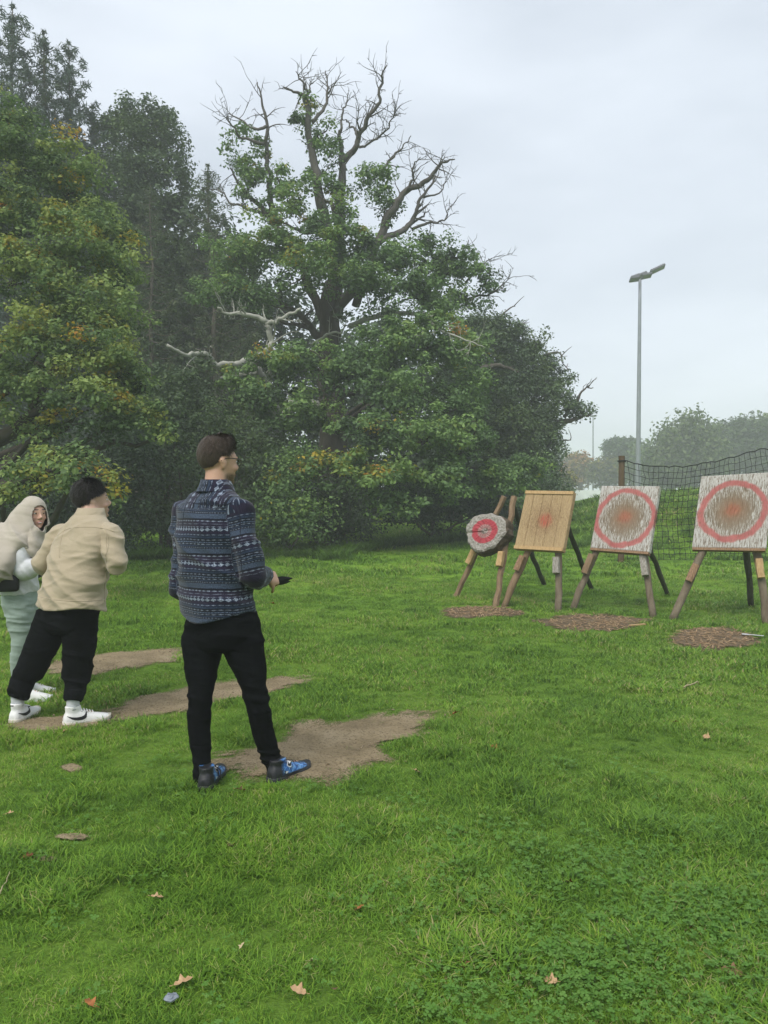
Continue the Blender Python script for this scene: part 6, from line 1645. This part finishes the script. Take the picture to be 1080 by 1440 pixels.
hj = remesh(mb, .0075, 4, 'headscarf')
sd1 = unit(np.array([.75, 0, .5])); folds(hj, .046, [([sd1 * 11, [0, 3, 1], [1, 1, 3]], 81, 1.0), ([[3, 3, 8], [5, 0, 3], [0, 5, 3]], 85, .5)], lambda V: .10 + .90 * (1 - smoothstep(1.20, 1.36, V[:, 2])))
V = get_v(hj); q = ((V - hc3) @ HM3) / hs3
inside = (q[:, 1] > .035) & ((q[:, 0] / .060) ** 2 + ((q[:, 2] + .022) / .088) ** 2 < 1.0)
bm = bmesh.new(); bm.from_mesh(hj); bm.verts.ensure_lookup_table(); bmesh.ops.delete(bm, geom=[bm.verts[i] for i in np.nonzero(inside)[0]], context='VERTS')
bd = [v for v in bm.verts if v.is_boundary]
for _ in range(4): bmesh.ops.smooth_vert(bm, verts=bd, factor=.5, use_axis_x=True, use_axis_y=True, use_axis_z=True)
bm.to_mesh(hj); bm.free(); ho_ = obj('headscarf', hj, m_scarf, wom)
so_ = ho_.modifiers.new('hem', 'SOLIDIFY'); so_.thickness = .006; so_.offset = -1
# shoulder bag at her hip
m_bag = mat_simple('black_leather_bag', (.012, .012, .013), .5, (.008, .008, .009), 20, .2, 90)
bg_ = thing('shoulder_bag', 'black shoulder bag at the hip of the woman in the headscarf', 'bag', tuple(at(12, 832, 5.36)))
mb = MB(); mb.rings([ell_ring(at(10, y, 5.36), unit(np.array([1, .25, 0])), unit(np.array([-.25, 1, 0])), a, b, 28, 3.2) for (y, a, b) in ((832, .065, .026), (829, .080, .036), (818, .080, .036), (811, .072, .030), (808, .06, .02))])
obj('bag_body', remesh(mb, .007, 2, 'bag_body'), m_bag, bg_)
MB().tube(catmull([at(1, 806, 5.36), at(8, 780, 5.33), at(22, 752, 5.42), at(34, 744, 5.52)], 5), .010, 8).build('strap', m_bag, bg_, True)

# ================================================================== SMALL THINGS ON THE GRASS
m_dry = {'tan': mat_simple('tan_dry_leaf', (.46, .31, .17), .8, (.33, .20, .10), 60), 'orange': mat_simple('orange_dry_leaf', (.42, .17, .05), .75, (.26, .09, .03), 60),
         'red': mat_simple('red_brown_dry_leaf', (.24, .075, .035), .75, (.13, .04, .02), 60), 'brown': mat_simple('brown_dry_leaf', (.20, .115, .055), .8, (.11, .06, .03), 60), 'pale': mat_simple('pale_dry_leaf', (.52, .44, .28), .8, (.40, .31, .18), 60)}
def dry_leaf(px, py, size, colr, rot, label, curl=.6):
    size *= .78
    p = gp(px, py); g = np.random.default_rng(int(px * 7 + py)); root = thing('fallen_leaf', label, 'leaf', tuple(p), 'fallen leaves on the grass')
    M = np.array(Matrix.Rotation(rot, 3, 'Z') @ Matrix.Rotation(g.normal(-.25, .2), 3, 'X') @ Matrix.Rotation(g.normal(0, .25), 3, 'Y'))
    n = 15; mid, lf, rt_ = [], [], []
    for i in range(n):
        s = i / (n - 1); w = .30 * math.sin(math.pi * s ** .8) * (1 + .38 * math.sin(s * 17 + .5)) + .015; z = curl * .3 * (s - .5) ** 2
        mid.append((s - .5, 0, z)); lf.append((s - .5 + .05, w, z + curl * w * w * 2.2)); rt_.append((s - .5 + .05, -w, z + curl * w * w * 2.2))
    V = np.array(mid + lf + rt_) * size; V = V @ M.T; V = V + p + np.array([0, 0, .020 - V[:, 2].min() * .5 + size * .05]); F = []
    for i in range(n - 1): F += [(i, i + 1, n + i + 1, n + i), (i + 1, i, 2 * n + i, 2 * n + i + 1)]
    ob = obj('leaf_blade', mesh_from('leaf_blade', V, F, True), m_dry[colr], root)
    a, b = V[0], V[0] + (V[0] - V[2]) * 1.2; MB().tube([a, (a + b) / 2, b], size * .018, 5).build('leaf_stalk', m_dry[colr], root)
for a in [(257, 1392, .075, 'tan', .4, 'largest tan oak leaf lying beside the blue-grey pebble at the bottom'), (128, 1423, .055, 'orange', 2.9, 'orange-brown leaf near the bottom edge, left of the largest tan leaf'), (13, 1151, .055, 'tan', 0, 'tan leaf lying near the left edge of the lawn'),
          (39, 1212, .06, 'red', .3, 'red-brown leaf on the small bare spot at the left'), (220, 1270, .06, 'tan', .2, 'thin tan leaf in the grass left of centre'), (325, 1197, .06, 'brown', 1.2, 'brown leaf in the grass below the left shoe of the patterned-shirt man'),
          (340, 1340, .035, 'pale', 1, 'tiny pale leaf on a dark spot right of the largest tan leaf'), (506, 1285, .055, 'orange', .9, 'single orange leaf in the clover at the bottom middle'), (439, 1361, .04, 'pale', 0, 'small pale leaf above the tan leaf at the bottom middle'),
          (420, 1405, .065, 'tan', 3.0, 'curled tan leaf at the bottom middle edge'), (470, 1402, .035, 'brown', 1.7, 'small brown leaf right of the curled tan leaf at the bottom'), (801, 1249, .055, 'red', .1, 'red leaf lying in the clover right of centre'),
          (652, 1365, .06, 'red', 1.5, 'upright red-brown leaf in the clover at the bottom'), (775, 1390, .06, 'tan', 2.6, 'folded tan leaf in the clover at the bottom right'), (1030, 1378, .085, 'brown', 2.7, 'brown leaf at the bottom right corner of the lawn'),
          (970, 1315, .05, 'brown', .5, 'dull brown leaf above the leaf in the bottom right corner'), (607, 1365, .04, 'pale', 0, 'small pale leaf left of the upright red-brown leaf'), (640, 1009, .085, 'orange', .2, 'orange leaf right of the front bare earth patch'),
          (695, 1056, .07, 'orange', 2.2, 'orange-red leaf in the open grass below the orange one'), (585, 1091, .06, 'tan', .1, 'tan leaf just below the front bare earth patch'), (994, 1042, .075, 'tan', 1.9, 'tan leaf in the grass below the rightmost target'),
          (836, 900, .06, 'pale', 1.3, 'pale leaf below the middle wood chip patch'), (950, 1020, .05, 'orange', 0, 'small orange leaf left of the tan leaf below the rightmost target'), (338, 1118, .07, 'tan', .5, 'tan leaf between the feet of the patterned-shirt man'),
          (91, 1033, .045, 'tan', .7, 'small tan leaf just below the white shoe of the beige-shirt man'), (384, 852, .12, 'orange', .2, 'orange leaf on the far lawn beside the hip of the patterned-shirt man'), (442, 823, .12, 'brown', 0, 'brown leaf on the far lawn beyond the black knives')]:
    dry_leaf(*a)
m_peb = mat_simple('blue_grey_stone', (.22, .25, .29), .6, (.15, .17, .20), 40)
p = gp(241, 1413); mb = MB(); ellipsoid(mb, p + np.array([0, 0, .022]), np.array(Matrix.Rotation(.3, 3, 'Z')), (.022, .014, .010), 12, 8); mb.v = [tuple(np.array(v) + rng.normal(0, .0018, 3)) for v in mb.v]
mb.build('pebble', m_peb, None, False, label='small blue-grey pebble beside the largest tan leaf', cat='stone')
m_twig = mat_simple('dry_twig', (.40, .33, .20), .8)
def stick(name, label, cat, a, b, r, mat, z=.03):
    A, B = gp(*a), gp(*b); Q = np.array([A + (B - A) * s + np.array([0, 0, z + .004 * math.sin(s * 9)]) for s in np.linspace(0, 1, 8)]); Q[1:-1] += rng.normal(0, .002, (6, 3))
    MB().tube(Q, np.linspace(r, r * .6, 8), 6).build(name, mat, None, True, label=label, cat=cat)
stick('twig', 'pale bent twig in the grass below the middle targets', 'twig', (962, 972), (981, 964), .006, m_twig)
stick('straw', 'long yellow straw in the grass at the left edge', 'straw', (0, 1272), (14, 1240), .0025, m_twig, .04)
A, B = gp(886, 884), gp(907, 882); mb = MB(); M = Matrix.Rotation(math.atan2(B[1] - A[1], B[0] - A[0]), 3, 'Z'); mb.box((A + B) / 2 + np.array([0, 0, .035]), np.linalg.norm(B - A), .03, .012, M)
mb.build('wood_splinter', m_block_fresh, None, False, label='split piece of fresh wood at the edge of the middle chip patch', cat='wood piece')
# light tool dropped on the right-hand chips
A, B = gp(1043, 896), gp(1074, 899); dv = unit(B - A); sv_ = np.array([-dv[1], dv[0], 0]); up_ = np.array([0, 0, 1.0]); Lk = np.linalg.norm(B - A)
kt = thing('dropped_knife', 'silvery throwing knife lying on the right-hand chip patch', 'knife', tuple(A)); m_sil = mat_simple('dull_steel', (.62, .63, .64), .35, (.5, .51, .52), 20, metal=.4)
prf = [(0, .012), (.05, .034), (.2, .036), (.36, .022), (.45, .014), (.75, .014), (.97, .018), (1.0, .010)]
rg = [[A + dv * x * Lk + up_ * (.035 + .004 * q_) + sv_ * w * p_ for p_, q_ in ((1, 0), (0, 1), (-1, 0), (0, -1))] for x, w in prf]
MB().rings(rg[:5]).build('blade', m_sil, kt); MB().rings(rg[4:]).build('handle', m_sil, kt)

# ------------------------------------------------------------------ damp air
hm = bpy.data.materials.new('damp_air'); hm.use_nodes = True; hm.node_tree.nodes.clear()
ho = hm.node_tree.nodes.new('ShaderNodeOutputMaterial'); hv = hm.node_tree.nodes.new('ShaderNodeVolumePrincipled')
hv.inputs['Color'].default_value = (0.93, 0.96, 1.0, 1); hv.inputs['Density'].default_value = 0.0033; hv.inputs['Anisotropy'].default_value = 0.0
hm.node_tree.links.new(hv.outputs[0], ho.inputs['Volume'])
MB().box((0, 0, 10.0), 900, 900, 22.0).build('haze', hm, kind='stuff')
